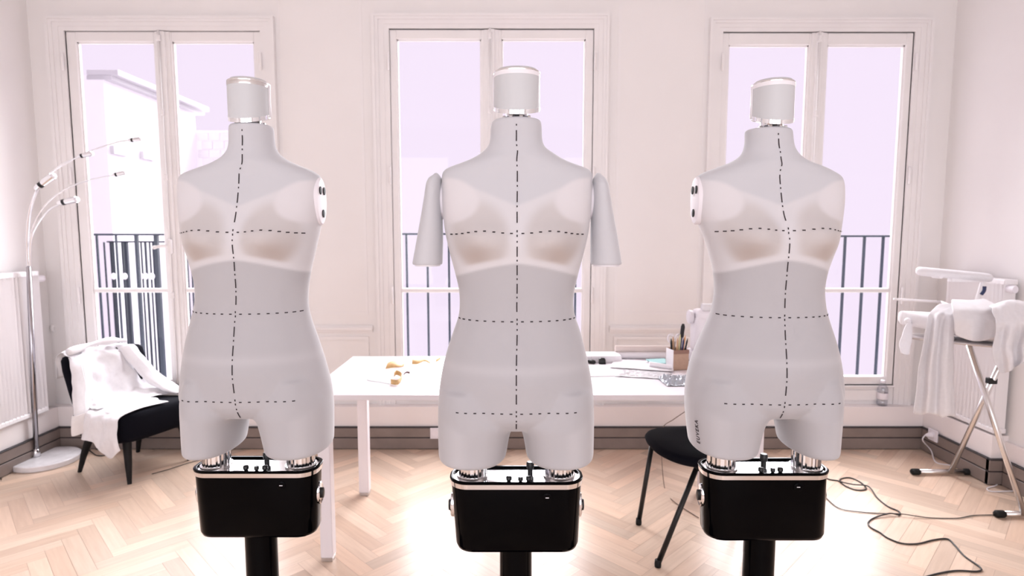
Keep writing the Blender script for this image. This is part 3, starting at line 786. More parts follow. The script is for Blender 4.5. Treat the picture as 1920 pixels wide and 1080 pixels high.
# papers, rolls, clips
def slab(name, px0, py0, px1, py1, h, m, label, cat, z=TZ, rz=0, bev=.001, group=None):
    a = PZ(px0, py1, z); b = PZ(px1, py0, z); cx, cy = (a.x+b.x)/2, (a.y+b.y)/2
    bm = NB(); box(bm, (-(b.x-a.x)/2, -(b.y-a.y)/2, 0), ((b.x-a.x)/2, (b.y-a.y)/2, h), bev, 1)
    o = obj(name, bm, m); o.location = (cx, cy, z); o.rotation_euler.z = rz
    return tag(o, label, cat, group)
slab('paper_pad', 1085, 671, 1158, 680, .034, PAPER, 'thick white paper block at the back of the table beside the middle form', 'paper block', bev=.003)
def sheet(cpx, cpy, w, l, rz, label, z, seed):
    c = PZ(cpx, cpy, TZ); bm = NB(); N = 10; vs = []
    for i in range(N+1):
        r = []
        for j in range(N+1):
            x = (i/N-.5)*w; y = (j/N-.5)*l
            r.append(bm.verts.new((x, y, z+.004*abs(noise.noise(Vector((x*9+seed, y*9, seed))))+.010*max(0, abs(i/N-.5)-.42))))
        vs.append(r)
    for a, b in zip(vs, vs[1:]):
        for i in range(N): bm.faces.new((a[i], a[i+1], b[i+1], b[i]))
    o = obj('paper_sheet', bm, PAPER, smooth=True); o.location = (c.x, c.y, TZ); o.rotation_euler.z = rz
    s = o.modifiers.new('t', 'SOLIDIFY'); s.thickness = .0004
    tag(o, label, 'paper', 'loose white sheets on the table')
sheet(1165, 694, .42, .24, .1, 'large white sheet lying flat in front of the two black clips', .001, 1)
sheet(1205, 687, .30, .20, -.3, 'white sheet turned askew in front of the paper rolls', .007, 4)
for i, (v, h, r, m, l) in enumerate(((673, .040, .0175, PAPER, 'lower white paper roll lying along the rear of the table'), (668, .078, .0165, ROLLP, 'upper cream paper roll resting on top of the white one'))):
    a = PZ(1150, v+0, TZ); b = PZ(1262, v+0, TZ); y = yfz-.06
    z = TZ+.0178 if i == 0 else TZ+.0178*2+.0163
    bm = NB(); n = 28; 
    rr = [[Vector((x, y+(.010 if i else 0)+r_*math.cos(2*math.pi*k/n), z+r_*math.sin(2*math.pi*k/n))) for k in range(n)] for x, r_ in ((a.x, r*.85), (a.x, r), (b.x+.06, r), (b.x+.06, r*.85))]
    loft(bm, rr); tag(obj('paper_roll', bm, m, auto=40), l, 'paper roll', 'paper rolls')
# two black binder clips / wrist pincushions
def dome(px, py, w, h, label):
    c = PZ(px, py, TZ); bm = NB()
    loft(bm, [rrect(0, 0, z, w*s, .012*s, .006*s, 5) for z, s in ((0.008, 1), (.008+h*.5, 1), (.008+h*.85, .85), (.008+h, .5))]); 
    root = thing('pattern_weight', label, 'weight', (c.x, c.y, TZ), group='black weights on the table')
    obj('weight_body', bm, BLACKP, root, auto=60)
    bm = NB(); box(bm, (-w, -.014, 0), (w, .014, .008), .002); obj('weight_base', bm, BLACKM, root)
dome(1129, 682, .017, .022, 'rounded black weight standing by itself, right of the other black one')
c = PZ(1109, 682, TZ); r_ = thing('binder_clip', 'black clip with a wire loop lying beside the middle form', 'clip', (c.x, c.y, TZ), -.5)
bm = NB(); loft(bm, [[Vector((x, q*math.cos(t), .010+q*math.sin(t))) for t in [k*math.pi/4 for k in range(8)]] for x, q in ((-.02, .006), (-.014, .010), (.014, .010), (.02, .007))]); obj('clip_body', bm, BLACKP, r_, auto=50)
bm = NB(); tube(bm, cr([(-.012, 0, .018), (-.018, .0, .030), (-.002, 0, .034), (.004, 0, .02)], 5), .0012, 6); obj('wire_loop', bm, STEEL, r_, smooth=True)
# teal cards
for i, (z, rz, lab) in enumerate(((.0, .12, 'bottom'), (.008, -.05, 'middle'), (.016, .2, 'top'))):
    c = PZ(1240, 688, TZ); bm = NB(); box(bm, (-.05, -.05, 0), (.05, .05, .0065), .001, 1)
    o = obj('teal_card', bm, TEAL if i != 1 else mat('dark_card', (.02, .03, .03), .5)); o.location = (c.x, c.y+.04, TZ+z); o.rotation_euler.z = rz
    tag(o, {0: 'teal card at the bottom of the small stack left of the pencil box', 1: 'dark card sandwiched in the small stack left of the pencil box', 2: 'teal card on top of the small stack left of the pencil box'}[i], 'card', 'small stack of cards')
# pencil box
a = PZ(1258, 694, TZ); b = PZ(1288, 694, TZ); wbx = (b.x-a.x)
px_ = thing('pencil_box', 'brown cardboard box holding pens and scissors on the table', 'box', ((a.x+b.x)/2, a.y+.036, TZ), .22)
hb = .098; q = wbx/2+.001
bm = NB()
for A in (((-q, -q), (q, -q+.003)), ((-q, q-.003), (q, q)), ((q-.003, -q+.003), (q, q-.003))):
    box(bm, (A[0][0], A[0][1], 0), (A[1][0], A[1][1], hb))
box(bm, (-q, -q, 0), (q, q, .003)); obj('box_walls', bm, CARD, px_)
bm = NB(); box(bm, (-q-.0005, -q+.003, 0), (-q+.003, q-.003, hb)); obj('side_panel', bm, PAPER, px_)['label'] = 'white side panel'
bm = NB(); box(bm, (-q-.001, -q-.0015, hb-.018), (q+.001, -q, hb+.001)); obj('top_band', bm, CARDD, px_)['label'] = 'darker brown band'
pc = Vector(((a.x+b.x)/2, a.y+.036, TZ))
pens = [(-.024, .008, .155, -.02, .0045, 'wood', 'pencil', 'pencil', 'natural wood pencil at the left in the pencil box'), (-.010, -.010, .15, .05, .0045, 'wood', 'pencil', 'pencil', 'shorter wood pencil at the front of the pencil box'),
        (.006, .004, .165, .06, .005, 'yellow', 'marker', 'pen', 'pale yellow marker in the middle of the pencil box'), (.012, -.014, .15, .16, .004, 'blue', 'pen', 'pen', 'dark blue pen leaning right in the pencil box'),
        (.020, .012, .16, .22, .0045, 'orange', 'pencil', 'pencil', 'orange-tipped pencil at the right of the pencil box'), (.024, -.006, .148, .28, .004, 'black', 'pen', 'pen', 'short black pen at the right rim of the pencil box'), (-.028, -.002, .145, -.12, .005, 'black', 'pen', 'pen', 'thick black pen at the left rim of the pencil box')]
PM = dict(wood=mat('pencil_wood', (.62, .38, .22), .6), yellow=mat('pale_yellow', (.75, .68, .38), .5), blue=mat('navy', (.02, .03, .12), .4), orange=mat('orange', (.8, .4, .15), .5), black=BLACKP)
for (x, y, L, lean, r, mm, nm, cat, lab) in pens:
    o_ = thing(nm, lab, cat, pc+Vector((x*.85, y*.85, .006)), 0, 'pens and pencils in the box'); o_.rotation_euler = (.05, lean*.6, 0)
    bm = NB(); lathe(bm, [(r, 0), (r, L-.018)], n=8 if nm == 'pencil' else 14); obj('barrel', bm, PM[mm], o_, auto=30)
    bm = NB(); lathe(bm, [(r, L-.018), (r*.3, L-.002), (.0005, L)], n=10); obj('tip', bm, PM['orange' if mm == 'orange' else 'wood'] if nm == 'pencil' else PM[mm], o_, auto=30)
mk = thing('marker_pen', 'tall black marker with fat cap rising above everything in the pencil box', 'pen', pc+Vector((.004, .0, .006)), 0, 'pens and pencils in the box'); mk.rotation_euler = (0, .10, 0)
bm = NB(); lathe(bm, [(.005, 0), (.005, .15)], n=14); obj('barrel', bm, PM['blue'], mk, auto=30)
bm = NB(); lathe(bm, [(.007, .148), (.0095, .152), (.010, .20), (.006, .214), (.004, .216)], n=16); obj('cap', bm, BLACKP, mk, auto=40)
sc = thing('scissors', 'white-handled scissors standing in the pencil box', 'scissors', pc+Vector((-.012, .012, .006)))
for sg in (-1, 1):
    pts = [(sg*.014+.014*math.cos(t), 0, .142+.021*math.sin(t)) for t in [k*2*math.pi/16 for k in range(17)]]
    bm = NB(); tube(bm, pts, .0035, 8, cap=False); bmesh.ops.rotate(bm, verts=bm.verts, cent=(0, 0, .1), matrix=Matrix.Rotation(sg*.1, 3, 'Y')); obj('handle', bm, WHITE, sc, smooth=True)
    bm = NB(); box(bm, (-.004+sg*.002, sg*.001-.0008, .0), (.004+sg*.002, sg*.001+.0008, .125), .0005, 1); obj('blade', bm, STEEL, sc)
# crinkled plastic
def crinkle(name, px, py, w, l, h, rz, m, label, seed, N=26):
    c = PZ(px, py, TZ); bm = NB(); vs = []
    for i in range(N+1):
        r = []
        for j in range(N+1):
            x = (i/N-.5); y = (j/N-.5); e = max(0, 1-max(abs(x), abs(y))*1.98)
            nn = abs(noise.noise(Vector((x*7+seed, y*7, seed))))+.6*abs(noise.noise(Vector((x*16, y*16+seed, 2))))
            r.append(bm.verts.new((x*w*(1+.05*nn), y*l*(1-.05*nn), .002+h*nn*(min(1, e*3)+.15))))
        vs.append(r)
    for a, b in zip(vs, vs[1:]):
        for i in range(N): bm.faces.new((a[i], a[i+1], b[i+1], b[i]))
    o = obj(name, bm, m); o.location = (c.x, c.y, TZ+.001); o.rotation_euler.z = rz; s = o.modifiers.new('t', 'SOLIDIFY'); s.thickness = .0006
    return tag(o, label, 'plastic bag')
SILV = mat('grey_plastic_film', (.50, .53, .58), .25, .3)
crinkle('plastic_bag', 1272, 716, .15, .16, .03, .05, SILV, 'crumpled grey plastic bag near the front of the table by the right form', 3)
crinkle('plastic_wrap', 1200, 703, .22, .13, .014, -.25, mat('clear_film', (.85, .85, .88), .5), 'flat crinkled clear wrap left of the grey bag', 9)
c = PZ(1240, 693, TZ); bm = NB(); n = 20
loft(bm, [[Vector((c.x+x, c.y+.012*math.cos(2*math.pi*k/n)-x*.8, TZ+.020+.011*math.sin(2*math.pi*k/n))) for k in range(n)] for x in (-.05, .04)])
tag(obj('paper_roll', bm, PAPER, auto=40), 'short small white paper roll lying in front of the pencil box', 'paper roll', 'paper rolls')
# sewing machine behind the right form
c = PZ(1335, 684, TZ); sm = thing('sewing_machine', 'white sewing machine at the table end, mostly behind the right form', 'sewing machine', (c.x+.02, c.y+.06, TZ), .0)
bm = NB(); box(bm, (-.11, -.09, 0), (.2, .09, .06), .012, 3); obj('base', bm, WHITE, sm, auto=50)
bm = NB(); box(bm, (-.105, -.055, .055), (-.01, .055, .245), .022, 4); obj('pillar', bm, WHITE, sm, auto=50)
bm = NB(); box(bm, (-.10, -.05, .19), (.19, .05, .275), .022, 4); obj('arm', bm, WHITE, sm, auto=50)
bm = NB(); box(bm, (.12, -.045, .10), (.19, .045, .21), .015, 3); obj('needle_head', bm, WHITE, sm, auto=50)
bm = NB(); n = 28; loft(bm, [[Vector((x, r*math.cos(2*math.pi*k/n), .235+r*math.sin(2*math.pi*k/n))) for k in range(n)] for x, r in ((-.104, .02), (-.108, .034), (-.125, .036), (-.130, .030), (-.131, .012))]); obj('handwheel', bm, PLATE, sm, auto=40)
bm = NB(); n = 20; loft(bm, [[Vector((x, -.03+.022*math.cos(2*math.pi*k/n), .285+.022*math.sin(2*math.pi*k/n))) for k in range(n)] for x in (-.07, -.01)]); obj('thread_spool', bm, CLOTH, sm, auto=40)

# cord hanging under the table
bm = NB(); y = yfz-.1
tube(bm, cr([PY(1300, 760, y), PY(1284, 772, y), PY(1262, 787, y), PY(1243, 802, y+.02), PY(1240, 840, y+.02), PZ(1246, 915, 0)+Vector((0, 0, .003)), PZ(1262, 940, 0)+Vector((0, 0, .003)), PZ(1310, 972, 0)+Vector((0, 0, .003))], 8), .0022, 7)
tag(obj('hanging_cord', bm, mat('grey_brown_cord', (.22, .16, .13), .6), smooth=True), 'thin brown cord hanging from the table behind the black chair', 'cord')

# =====================================================================
#  BLACK STACKING CHAIR
# =====================================================================
SZ = .455
f1 = PZ(1198, 983, 0); f2 = PZ(1235, 1062, 0); f3 = PZ(1428, 1045, 0); f4 = PZ(1385, 975, 0)
cc = PZ(1315, 826, SZ); ch = thing('stacking_chair', 'black padded chair on thin black legs beside the table', 'chair', (cc.x, cc.y, 0))
bm = NB(); rz = .12
prof = [(-.052, .70), (-.046, .86), (-.032, .97), (-.014, 1.0), (-.002, .97), (.004, .90), (.006, .6), (.002, .2)]
rr = []
for z, s in prof:
    r = sring(0, 0, 0, .248*s, .215*s, 2.5, 56)
    rr.append([Vector((p.x*math.cos(rz)-p.y*math.sin(rz), p.x*math.sin(rz)+p.y*math.cos(rz), SZ+z+.012*(p.x/.25)**2-.010*max(0, -p.y/.2))) for p in r])
loft(bm, rr); obj('seat', bm, BLKFAB, ch, auto=70)
def L_(p): return p-Vector((cc.x, cc.y, 0))
tops = [Vector((-.19, .13, SZ-.045)), Vector((-.07, -.17, SZ-.050)), Vector((.20, -.12, SZ-.045)), Vector((.16, .17, SZ-.045))]
for t, f in zip(tops, (f1, f2, f3, f4)):
    f = L_(f)+Vector((0, 0, .02)); bm = NB(); tube(bm, [t, f], .0115, 12); lg = obj('leg', bm, BLACKP, ch, smooth=True)
    e = f + (f-t).normalized()*.02; e.z = max(e.z, .0); bm = NB(); lathe(bm, [(.0135, 0), (.0145, .01), (.013, .03)], (f.x+(f-t).normalized().x*.01, f.y+(f-t).normalized().y*.01, 0), 14); obj('foot_cap', bm, RUBBER, lg, smooth=True)
bm = NB(); tube(bm, [tops[0], tops[1], tops[2], tops[3], tops[0]], .010, 10); obj('seat_frame', bm, BLACKP, ch, smooth=True)
bm = NB(); tube(bm, cr([Vector((-.075, -.17, SZ-.05)), Vector((-.055, -.205, SZ-.058)), Vector((-.035, -.215, SZ-.066))], 5), .013, 10); obj('stop_block', bm, RUBBER, ch, smooth=True)
# curved backrest on its two uprights, at the side hidden by the dress form
bm = NB(); 
for x in (-.07, .07): tube(bm, cr([(x, -.12, SZ-.04), (x, -.29, SZ-.02), (x, -.325, SZ+.12), (x, -.335, SZ+.26)], 5), .010, 10)
obj('back_frame', bm, BLACKP, ch, smooth=True)
bm = NB(); rr = []
for z, s in ((.14, .8), (.15, .95), (.20, 1), (.29, 1), (.33, .95), (.34, .8)):
    rr.append([Vector((.0+p.x, -.340+p.y+.02*(p.x/.15)**2, SZ+z)) for p in sring(0, 0, 0, .135*s, .018*s, 3, 32)])
loft(bm, rr); obj('backrest', bm, BLKFAB, ch, auto=60)

# =====================================================================
#  ARMCHAIR AND SHIRT
# =====================================================================
FA = math.radians(-22); Fv = Vector((math.cos(FA), math.sin(FA), 0)); Sv = Vector((-math.sin(FA), math.cos(FA), 0))
Cb = Vector((-2.43, 3.49, 0)); AS = .9
ac = thing('armchair', 'black upholstered armless easy chair in the left corner', 'armchair', Cb, FA); ac.scale = (AS,)*3
# local: x = forward, y = toward the wall side (S)
bm = NB(); rr = []
for z, xf, hw, th in ((.27, .045, .215, .05), (.30, .03, .235, .06), (.42, .0, .25, .055), (.55, -.035, .262, .05), (.68, -.07, .27, .045), (.745, -.088, .265, .04), (.765, -.094, .25, .028), (.77, -.096, .23, .012)):
    r = sring(0, 0, 0, th, hw, 3.2, 56)
    rr.append([Vector((xf+p.x+.035*(p.y/.27)**2, p.y, z+.008*(1-(p.y/.27)**2))) for p in r])
loft(bm, rr); obj('backrest', bm, BLKFAB, ac, auto=70)
bm = NB(); rr = []
for z, s in ((.245, .90), (.255, .96), (.28, 1), (.39, 1.0), (.415, .975), (.428, .92), (.432, .7)):
    r = sring(0, 0, 0, .26*s, .255*s, 4.5, 56); rr.append([Vector((.22+p.x, p.y*(1+.12*p.x), z+.02*(p.x/.26))) for p in r])
loft(bm, rr); obj('seat', bm, BLKFAB, ac, auto=70)
for (x0, y0, x1, y1) in ((.03, -.17, -.055, -.205), (.40, -.19, .43, -.21), (.03, .17, -.04, .18), (.40, .19, .43, .21)):
    bm = NB(); tube(bm, [(x0, y0, .26), (x0*.4+x1*.6, y0*.4+y1*.6, .12), (x1, y1, .0)], [.026, .020, .012], 16); obj('leg', bm, BLACKM, ac, auto=50)
def cl(x, y, z): return Cb + (Fv*x + Sv*y + Vector((0, 0, z)))*AS     # chair-local to world
def bx_(z): return interp([(.42, .06), (.55, .02), (.68, -.018), (.75, -.042)], z)
shirt = thing('shirt', 'white long-sleeved shirt thrown over the black armchair', 'shirt', cl(0, 0, .43))
SO = -shirt.location
def shrow(l): return [cl(*p)+SO for p in l]
# body: from behind the top, over the back, down to the seat
rows = []
for yy in (-.235, -.20, -.12, -.02, .08, .15, .19):
    w = (yy+.235)/.425; k = .02*math.sin(yy*26)
    rr_ = [(-.165-.01*w, yy, .62), (-.158, yy, .74), (-.118, yy, .792+.012*math.sin(yy*30)), (bx_(.75)+.020+.03*(yy/.27)**2, yy, .755), (bx_(.68)+.024+k*.6, yy+.01, .68), (bx_(.58)+.028+k, yy+.03*w, .58), (bx_(.5)+.04+k, yy+.05*w, .505), (.12+.05*w+k, yy+.09*w, .468), (.20+.07*w, yy+.12*w, .452)]
    rows.append(shrow(rr_))
o = cloth('body', rows, CLOTH, shirt, 6, .026, 17, 1, .002, (Fv+Vector((0, 0, .5))).normalized())
# tail across the seat and over its near side edge
rows = []
for i, t in enumerate((0, .17, .33, .5, .67, .83, 1)):
    x = .13+.33*t; k = .016*math.sin(t*19)
    rows.append(shrow([(x+.02, .10-.06*t, .462), (x, .0, .458+k), (x-.005, -.12, .462+k), (x-.01, -.215, .452), (x-.02, -.272+.0*k, .425), (x-.005, -.288+k, .37), (x+.01, -.295+k, .32-.02*math.sin(t*3.1)), (x+.03, -.30+k, .285-.10*math.exp(-((t-.68)/.3)**2))]))
cloth('tail', rows, CLOTH, shirt, 6, .020, 17, 5, .002, -Sv)
# near sleeve with cuff
rows = []
for i, a_ in enumerate((0, 1, 2, 3, 4, 5, 6)):
    t = a_/6*2*math.pi
    def sp(x, y, z, r1, r2): return (x+r1*math.cos(t), y+r2*math.sin(t), z+.01*math.sin(t))
    rows.append(shrow([sp(-.04, -.19, .775, .03, .045), sp(.015, -.205, .72, .03, .05), sp(.05, -.215, .62, .032, .055), sp(.08, -.235, .54, .032, .055), sp(.115, -.262, .46, .028, .050), sp(.12, -.27, .43, .022, .046)]))
cloth('sleeve', rows, CLOTH, shirt, 6, .008, 18, 2, .002, -Sv)
rows = []
for i, a_ in enumerate((0, 1, 2, 3, 4, 5, 6)):
    t = a_/6*2*math.pi
    def sp(x, y, z, r1, r2): return (x+r1*math.cos(t), y+r2*math.sin(t), z+.01*math.sin(t))
    rows.append(shrow([sp(.12, -.272, .44, .028, .052), sp(.125, -.280, .40, .030, .056), sp(.13, -.285, .35, .030, .058), sp(.132, -.287, .32, .029, .057)]))
cloth('cuff', rows, CREAM, shirt, 6, .002, 12, 3, .003, -Sv)
# far sleeve lying toward the seat's far side
rows = []
for i, a_ in enumerate((0, 1, 2, 3, 4, 5, 6)):
    t = a_/6*2*math.pi
    def sp(x, y, z, r1, r2): return (x+r1*math.cos(t)*.6, y+r2*math.sin(t), z+r1*.7*math.cos(t))
    rows.append(shrow([sp(-.02, .13, .77, .03, .05), sp(.04, .16, .68, .035, .055), sp(.10, .20, .575, .035, .06), sp(.19, .235, .50, .03, .06), sp(.28, .25, .468, .022, .055), sp(.36, .25, .462, .016, .045)]))
cloth('sleeve', rows, CLOTH, shirt, 6, .010, 16, 8, .002, -Sv)
bm = NB(); tube(bm, cr([cl(-.03, -.24, .80)+SO, cl(-.05, -.1, .822)+SO, cl(-.05, .05, .826)+SO, cl(-.06, .15, .808)+SO], 6), [.018+.006*math.sin(i*.7) for i in range(19)], 12); obj('collar', bm, CLOTH, shirt, smooth=True)

# =====================================================================
#  FLOOR LAMP
# =====================================================================
bp = PZ(88, 866, 0)
bp = Vector((max(bp.x, XL+sx+.02+.19), bp.y, 0)); bp.x = PZ(88, 866, 0).x
R0 = .175
lam = thing('floor_lamp', 'arched chrome floor lamp with several thin arms on a round marble base', 'floor lamp', bp)
bm = NB(); lathe(bm, [(R0-.004, 0), (R0, .004), (R0, .03), (R0-.004, .034)], n=64); obj('base', bm, MARBLE, lam, auto=40)
yb_ = bp.y
p0 = PY(69, 868, yb_)
def LP(px, py, dy=0): return PY(px, py, yb_+dy)-bp
pole_b = PY(69, 862, yb_)-bp; pole_b.z = .034; pole_t = LP(54, 500)
bm = NB(); tube(bm, [pole_b, pole_b+(pole_t-pole_b)*.5, pole_t], .0135, 16); obj('pole', bm, mat('dark_chrome', (.42, .40, .42), .15, 1), lam, smooth=True)
bm = NB(); q = pole_b; tube(bm, [q, q+Vector((0, 0, .03)), q+Vector((0, 0, .05))], [.022, .020, .014], 16); obj('socket', bm, CHROME, lam, smooth=True)
arms = [([(52, 502), (50, 440), (56, 390), (76, 345), (110, 312), (150, 293)], -.02, (150, 293), (172, 288)),
        ([(54, 502), (54, 440), (62, 380), (90, 330), (150, 292), (215, 268), (245, 263)], .06, (245, 263), (264, 261)),
        ([(55, 502), (54, 460), (68, 410), (100, 370), (150, 343), (215, 328)], .02, (215, 328), (234, 324)),
        ([(56, 502), (58, 450), (74, 415), (95, 392), (115, 382)], -.08, (115, 380), (143, 374)),
        ([(53, 502), (50, 450), (54, 400), (64, 365), (74, 350)], -.12, (72, 350), (99, 330))]
for i, (pts, dy, h0, h1) in enumerate(arms):
    P = cr([LP(a, b, dy*(j/(len(pts)-1))) for j, (a, b) in enumerate(pts)], 8)
    bm = NB(); tube(bm, P, .0042 if i not in (3,) else .005, 10); ar = obj('arm', bm, CHROME, lam, smooth=True)
    a, b = LP(*h0, dy), LP(*h1, dy); dv = b-a
    rad = [.008, .012, .012, .014, .014] if i < 3 else [.012, .017, .017, .019, .019]
    bm = NB(); tube(bm, [a-dv*.2, a, a+dv*.4, a+dv*.42, b], rad, 16); lh = obj('lamp_head', bm, CHROME, ar, auto=30)
    bm = NB(); tube(bm, [a+dv*.10, a+dv*.28], rad[1]*1.04, 16); obj('switch_ring', bm, BLACKP, lh, auto=30)
    bm = NB(); tube(bm, [b, b+dv*.12], rad[4]*.8, 14); obj('bulb', bm, PANELW, lh, auto=30)

# =====================================================================
#  RADIATORS
# =====================================================================
def radiator(side, y0, y1, z0, z1, label):
    x = (XL if side < 0 else XR)
    dep = .0065
    t = thing('radiator', label, 'radiator', (x-side*.07, (y0+y1)/2, z0)); h = z1-z0; L = y1-y0
    bm = NB(); n = int(L/.026); rr = []
    # fluted face
    pts = []
    for i in range(n*4+1):
        yy = -L/2+L*i/(n*4); pts.append((-side*(.012+.0105*math.cos(i*math.pi/2)), yy))
    top = [Vector((a, b, h-.012)) for a, b in pts]+[Vector((side*.045, L/2, h-.012)), Vector((side*.045, -L/2, h-.012))]
    bot = [Vector((p.x, p.y, .012)) for p in top]
    loft(bm, [bot, top]); obj('panel', bm, RADM, t)
    bm = NB(); u0, u1 = sorted((-side*.022, side*.05)); box(bm, (u0, -L/2-.006, h-.03), (u1, L/2+.006, h), .006); obj('top_grille', bm, RADM, t); bm = NB(); box(bm, (u0, -L/2-.006, 0), (u1, L/2+.006, .03), .006); obj('bottom_rail', bm, RADM, t)
    bm = NB(); yv = L/2+.03 if side < 0 else -L/2-.02
    rr = [[Vector((-side*.0+.016*math.cos(2*math.pi*k/18), y, h-.05+.02*math.sin(2*math.pi*k/18))) for k in range(18)] for y in sorted((yv-.03, yv+.03))]
    loft(bm, rr); obj('valve', bm, PLATE, t, auto=40)
    bm = NB(); tube(bm, [(.0, L/2+.012, h-.05), (.0, L/2+.012, -.0)], .009, 10); obj('pipe', bm, RADM, t, smooth=True)
    return t
yq = PX(78, 600, XL+.09).y
radiator(-1, 1.9, yq, zpl+.006, PX(70, 508, XL+.09).z, 'white fluted radiator on the left wall behind the floor lamp')
ya, yb2 = PX(1878, 600, XR-.09).y, PX(1772, 600, XR-.09).y
radiator(1, ya, yb2, zpl+.012, PX(1840, 520, XR-.09).z, 'white fluted radiator on the right wall behind the ironing board')
# bump of wall box beside the right radiator is part of the plinth
# =====================================================================
#  IRONING BOARD
# =====================================================================
IY = 3.02; IX = PY(1800, 600, IY).x
ft1 = (PZ(1716, 890, 0), PZ(1806, 886, 0)); ft2 = (PZ(1874, 970, 0), PZ(1960, 966, 0))
jn = PY(1853, 712, (ft1[0].y+ft2[0].y)/2)
ib = thing('ironing_board', 'ironing board with white cover on crossed chrome legs by the right wall', 'ironing board', (jn.x, jn.y, 0)); IO = Vector((jn.x, jn.y, 0))
boardz = .86; by = (ft1[0].y+ft2[0].y)/2
b0 = PY(1690, 590, by+.06); b1x = XR-.12
bz = b0.z
# padded board, nose to the left
bm = NB(); rr = []
Nn = 44; outline = []
def hw_at(t): return .155*min(1, math.sqrt(max(0, 1-(1-min(t/.42, 1))**2.2)))*(1 if t < .97 else .96)
for i in range(33):
    t = (i/32)**1.5; rr.append((t, max(.012, hw_at(t))))
def brg(t, w, zt, zb): 
    x = b0.x+t*(b1x-b0.x)-IO.x; cy = by+.06-.38*t-IO.y
    return [Vector((x, cy+w*math.cos(a), (zt+zb)/2-0+(zt-zb)/2*math.copysign(abs(math.sin(a))**.6, math.sin(a)))) for a in [2*math.pi*k/28 for k in range(28)]]
loft(bm, [brg(t, w*1.0, bz+.020, bz-.05-.07*min(1, t*1.6)) for t, w in rr]); cv = obj('cover', bm, CLOTH, ib, smooth=True)
bm = NB(); loft(bm, [brg(.05+.93*t, w*.9, bz-.10, bz-.125) for t, w in rr]); obj('board', bm, STEEL, ib, auto=50)
# gathered knot at the nose
nb = PY(1702, 602, by-.0)-IO
bm = NB(); bmesh.ops.create_uvsphere(bm, u_segments=20, v_segments=12, radius=.017, matrix=Matrix.Translation(nb)); obj('knot', bm, CLOTH, ib, smooth=True)
rows = [[PY(a, b, by-.01)-IO for a, b in r] for r in (((1700, 606), (1693, 625), (1687, 645), (1690, 661)), ((1704, 606), (1699, 630), (1697, 650), (1697, 665)), ((1709, 606), (1709, 630), (1707, 650), (1704, 664)))]
cloth('tie_end', rows, CLOTH, ib, 6, .006, 30, 3, .006)
for A, B in ((PY(1812, 632, by-.02), PZ(1921, 966, .02)), (PY(1882, 668, by-.08), PZ(1782, 886, .02))):
    bm = NB(); tube(bm, [A-IO, B-IO], .0135, 16); obj('leg', bm, CHROME2, ib, smooth=True)
for A, B in (ft1, ft2):
    A = A-IO+Vector((0, 0, .018)); B = B-IO+Vector((0, 0, .018)); B.y = A.y
    bm = NB(); tube(bm, [A, B], .014, 16); fo = obj('foot', bm, CHROME2, ib, smooth=True)
    for P_ in (A, B):
        dx = (B-A).normalized()*.028; bm = NB(); tube(bm, [P_-dx*.9, P_-dx*.6, P_+dx*.6, P_+dx*.9], [.012, .018, .018, .014], 16); obj('rubber_cap', bm, RUBBER, fo, smooth=True)
J = jn-IO; bm = NB(); box(bm, (J.x-.022, J.y-.035, J.z-.016), (J.x+.022, J.y-.005, J.z+.016), .004); obj('pivot', bm, BLACKP, ib)
J = PY(1838, 716, by-.02)-IO; bm = NB(); bmesh.ops.create_uvsphere(bm, u_segments=14, v_segments=10, radius=.009, matrix=Matrix.Translation(J)); obj('bolt', bm, CHROME, ib, smooth=True)
bm = NB(); tube(bm, [PY(1676, 561, by+.25)-IO, PY(1764, 566, by+.25)-IO], .007, 10); tube(bm, [PY(1764, 566, by+.25)-IO, PY(1800, 580, by+.12)-IO], .007, 10); obj('side_rod', bm, RADM, ib, smooth=True)
# sleeve board standing on the big board
slb = thing('sleeve_board', 'narrow white padded sleeve board raised above the ironing board', 'sleeve board', (IO.x, by+.12, bz))
SB = Vector((IO.x, by+.12, bz)); s0 = PY(1720, 508, by+.12)-SB; s1 = PY(1856, 521, by+.12)-SB
bm = NB(); rings_ = []
for i in range(25):
    t = i/24; w = .05*min(1, math.sqrt(max(0.02, 1-(1-min(t/.12, 1))**2)))*min(1, math.sqrt(max(.02, 1-(1-min((1-t)/.08, 1))**2))); p = s0+(s1-s0)*t
    hh = .024*min(1, w/.03); rings_.append([Vector((p.x, p.y+w*math.cos(a), p.z+hh*math.sin(a))) for a in [2*math.pi*k/24 for k in range(24)]])
loft(bm, rings_); obj('padded_top', bm, CLOTH, slb, smooth=True)
bm = NB(); a_ = s0+(s1-s0)*.45-Vector((0, 0, .02)); b_ = s0+(s1-s0)*.98-Vector((0, 0, .02)); box(bm, (a_.x, a_.y-.02, a_.z-.022), (b_.x, a_.y+.02, a_.z), .006); obj('brace', bm, RADM, slb)
bm = NB(); p = PY(1757, 518, by+.12)-SB; rings_ = [[Vector((p.x+.011*math.cos(a), p.y+y, p.z+.011*math.sin(a))) for a in [2*math.pi*k/18 for k in range(18)]] for y in (-.03, .03)]; loft(bm, rings_); obj('hinge_pin', bm, RADM, slb, auto=40)
bm = NB(); tube(bm, [(b_.x-.02, a_.y, a_.z), (b_.x-.03, a_.y, a_.z-.03), (b_.x-.06, a_.y, .018)], .012, 12); obj('support', bm, RADM, slb, smooth=True)
bm = NB(); tube(bm, cr([PY(1846, 537, by+.06)-SB, PY(1845, 545, by+.06)-SB, PY(1840, 552, by+.06)-SB], 4), .009, 10); obj('lever', bm, mat('navy_plastic', (.01, .02, .08), .4), slb, smooth=True)['label'] = 'dark blue lever'
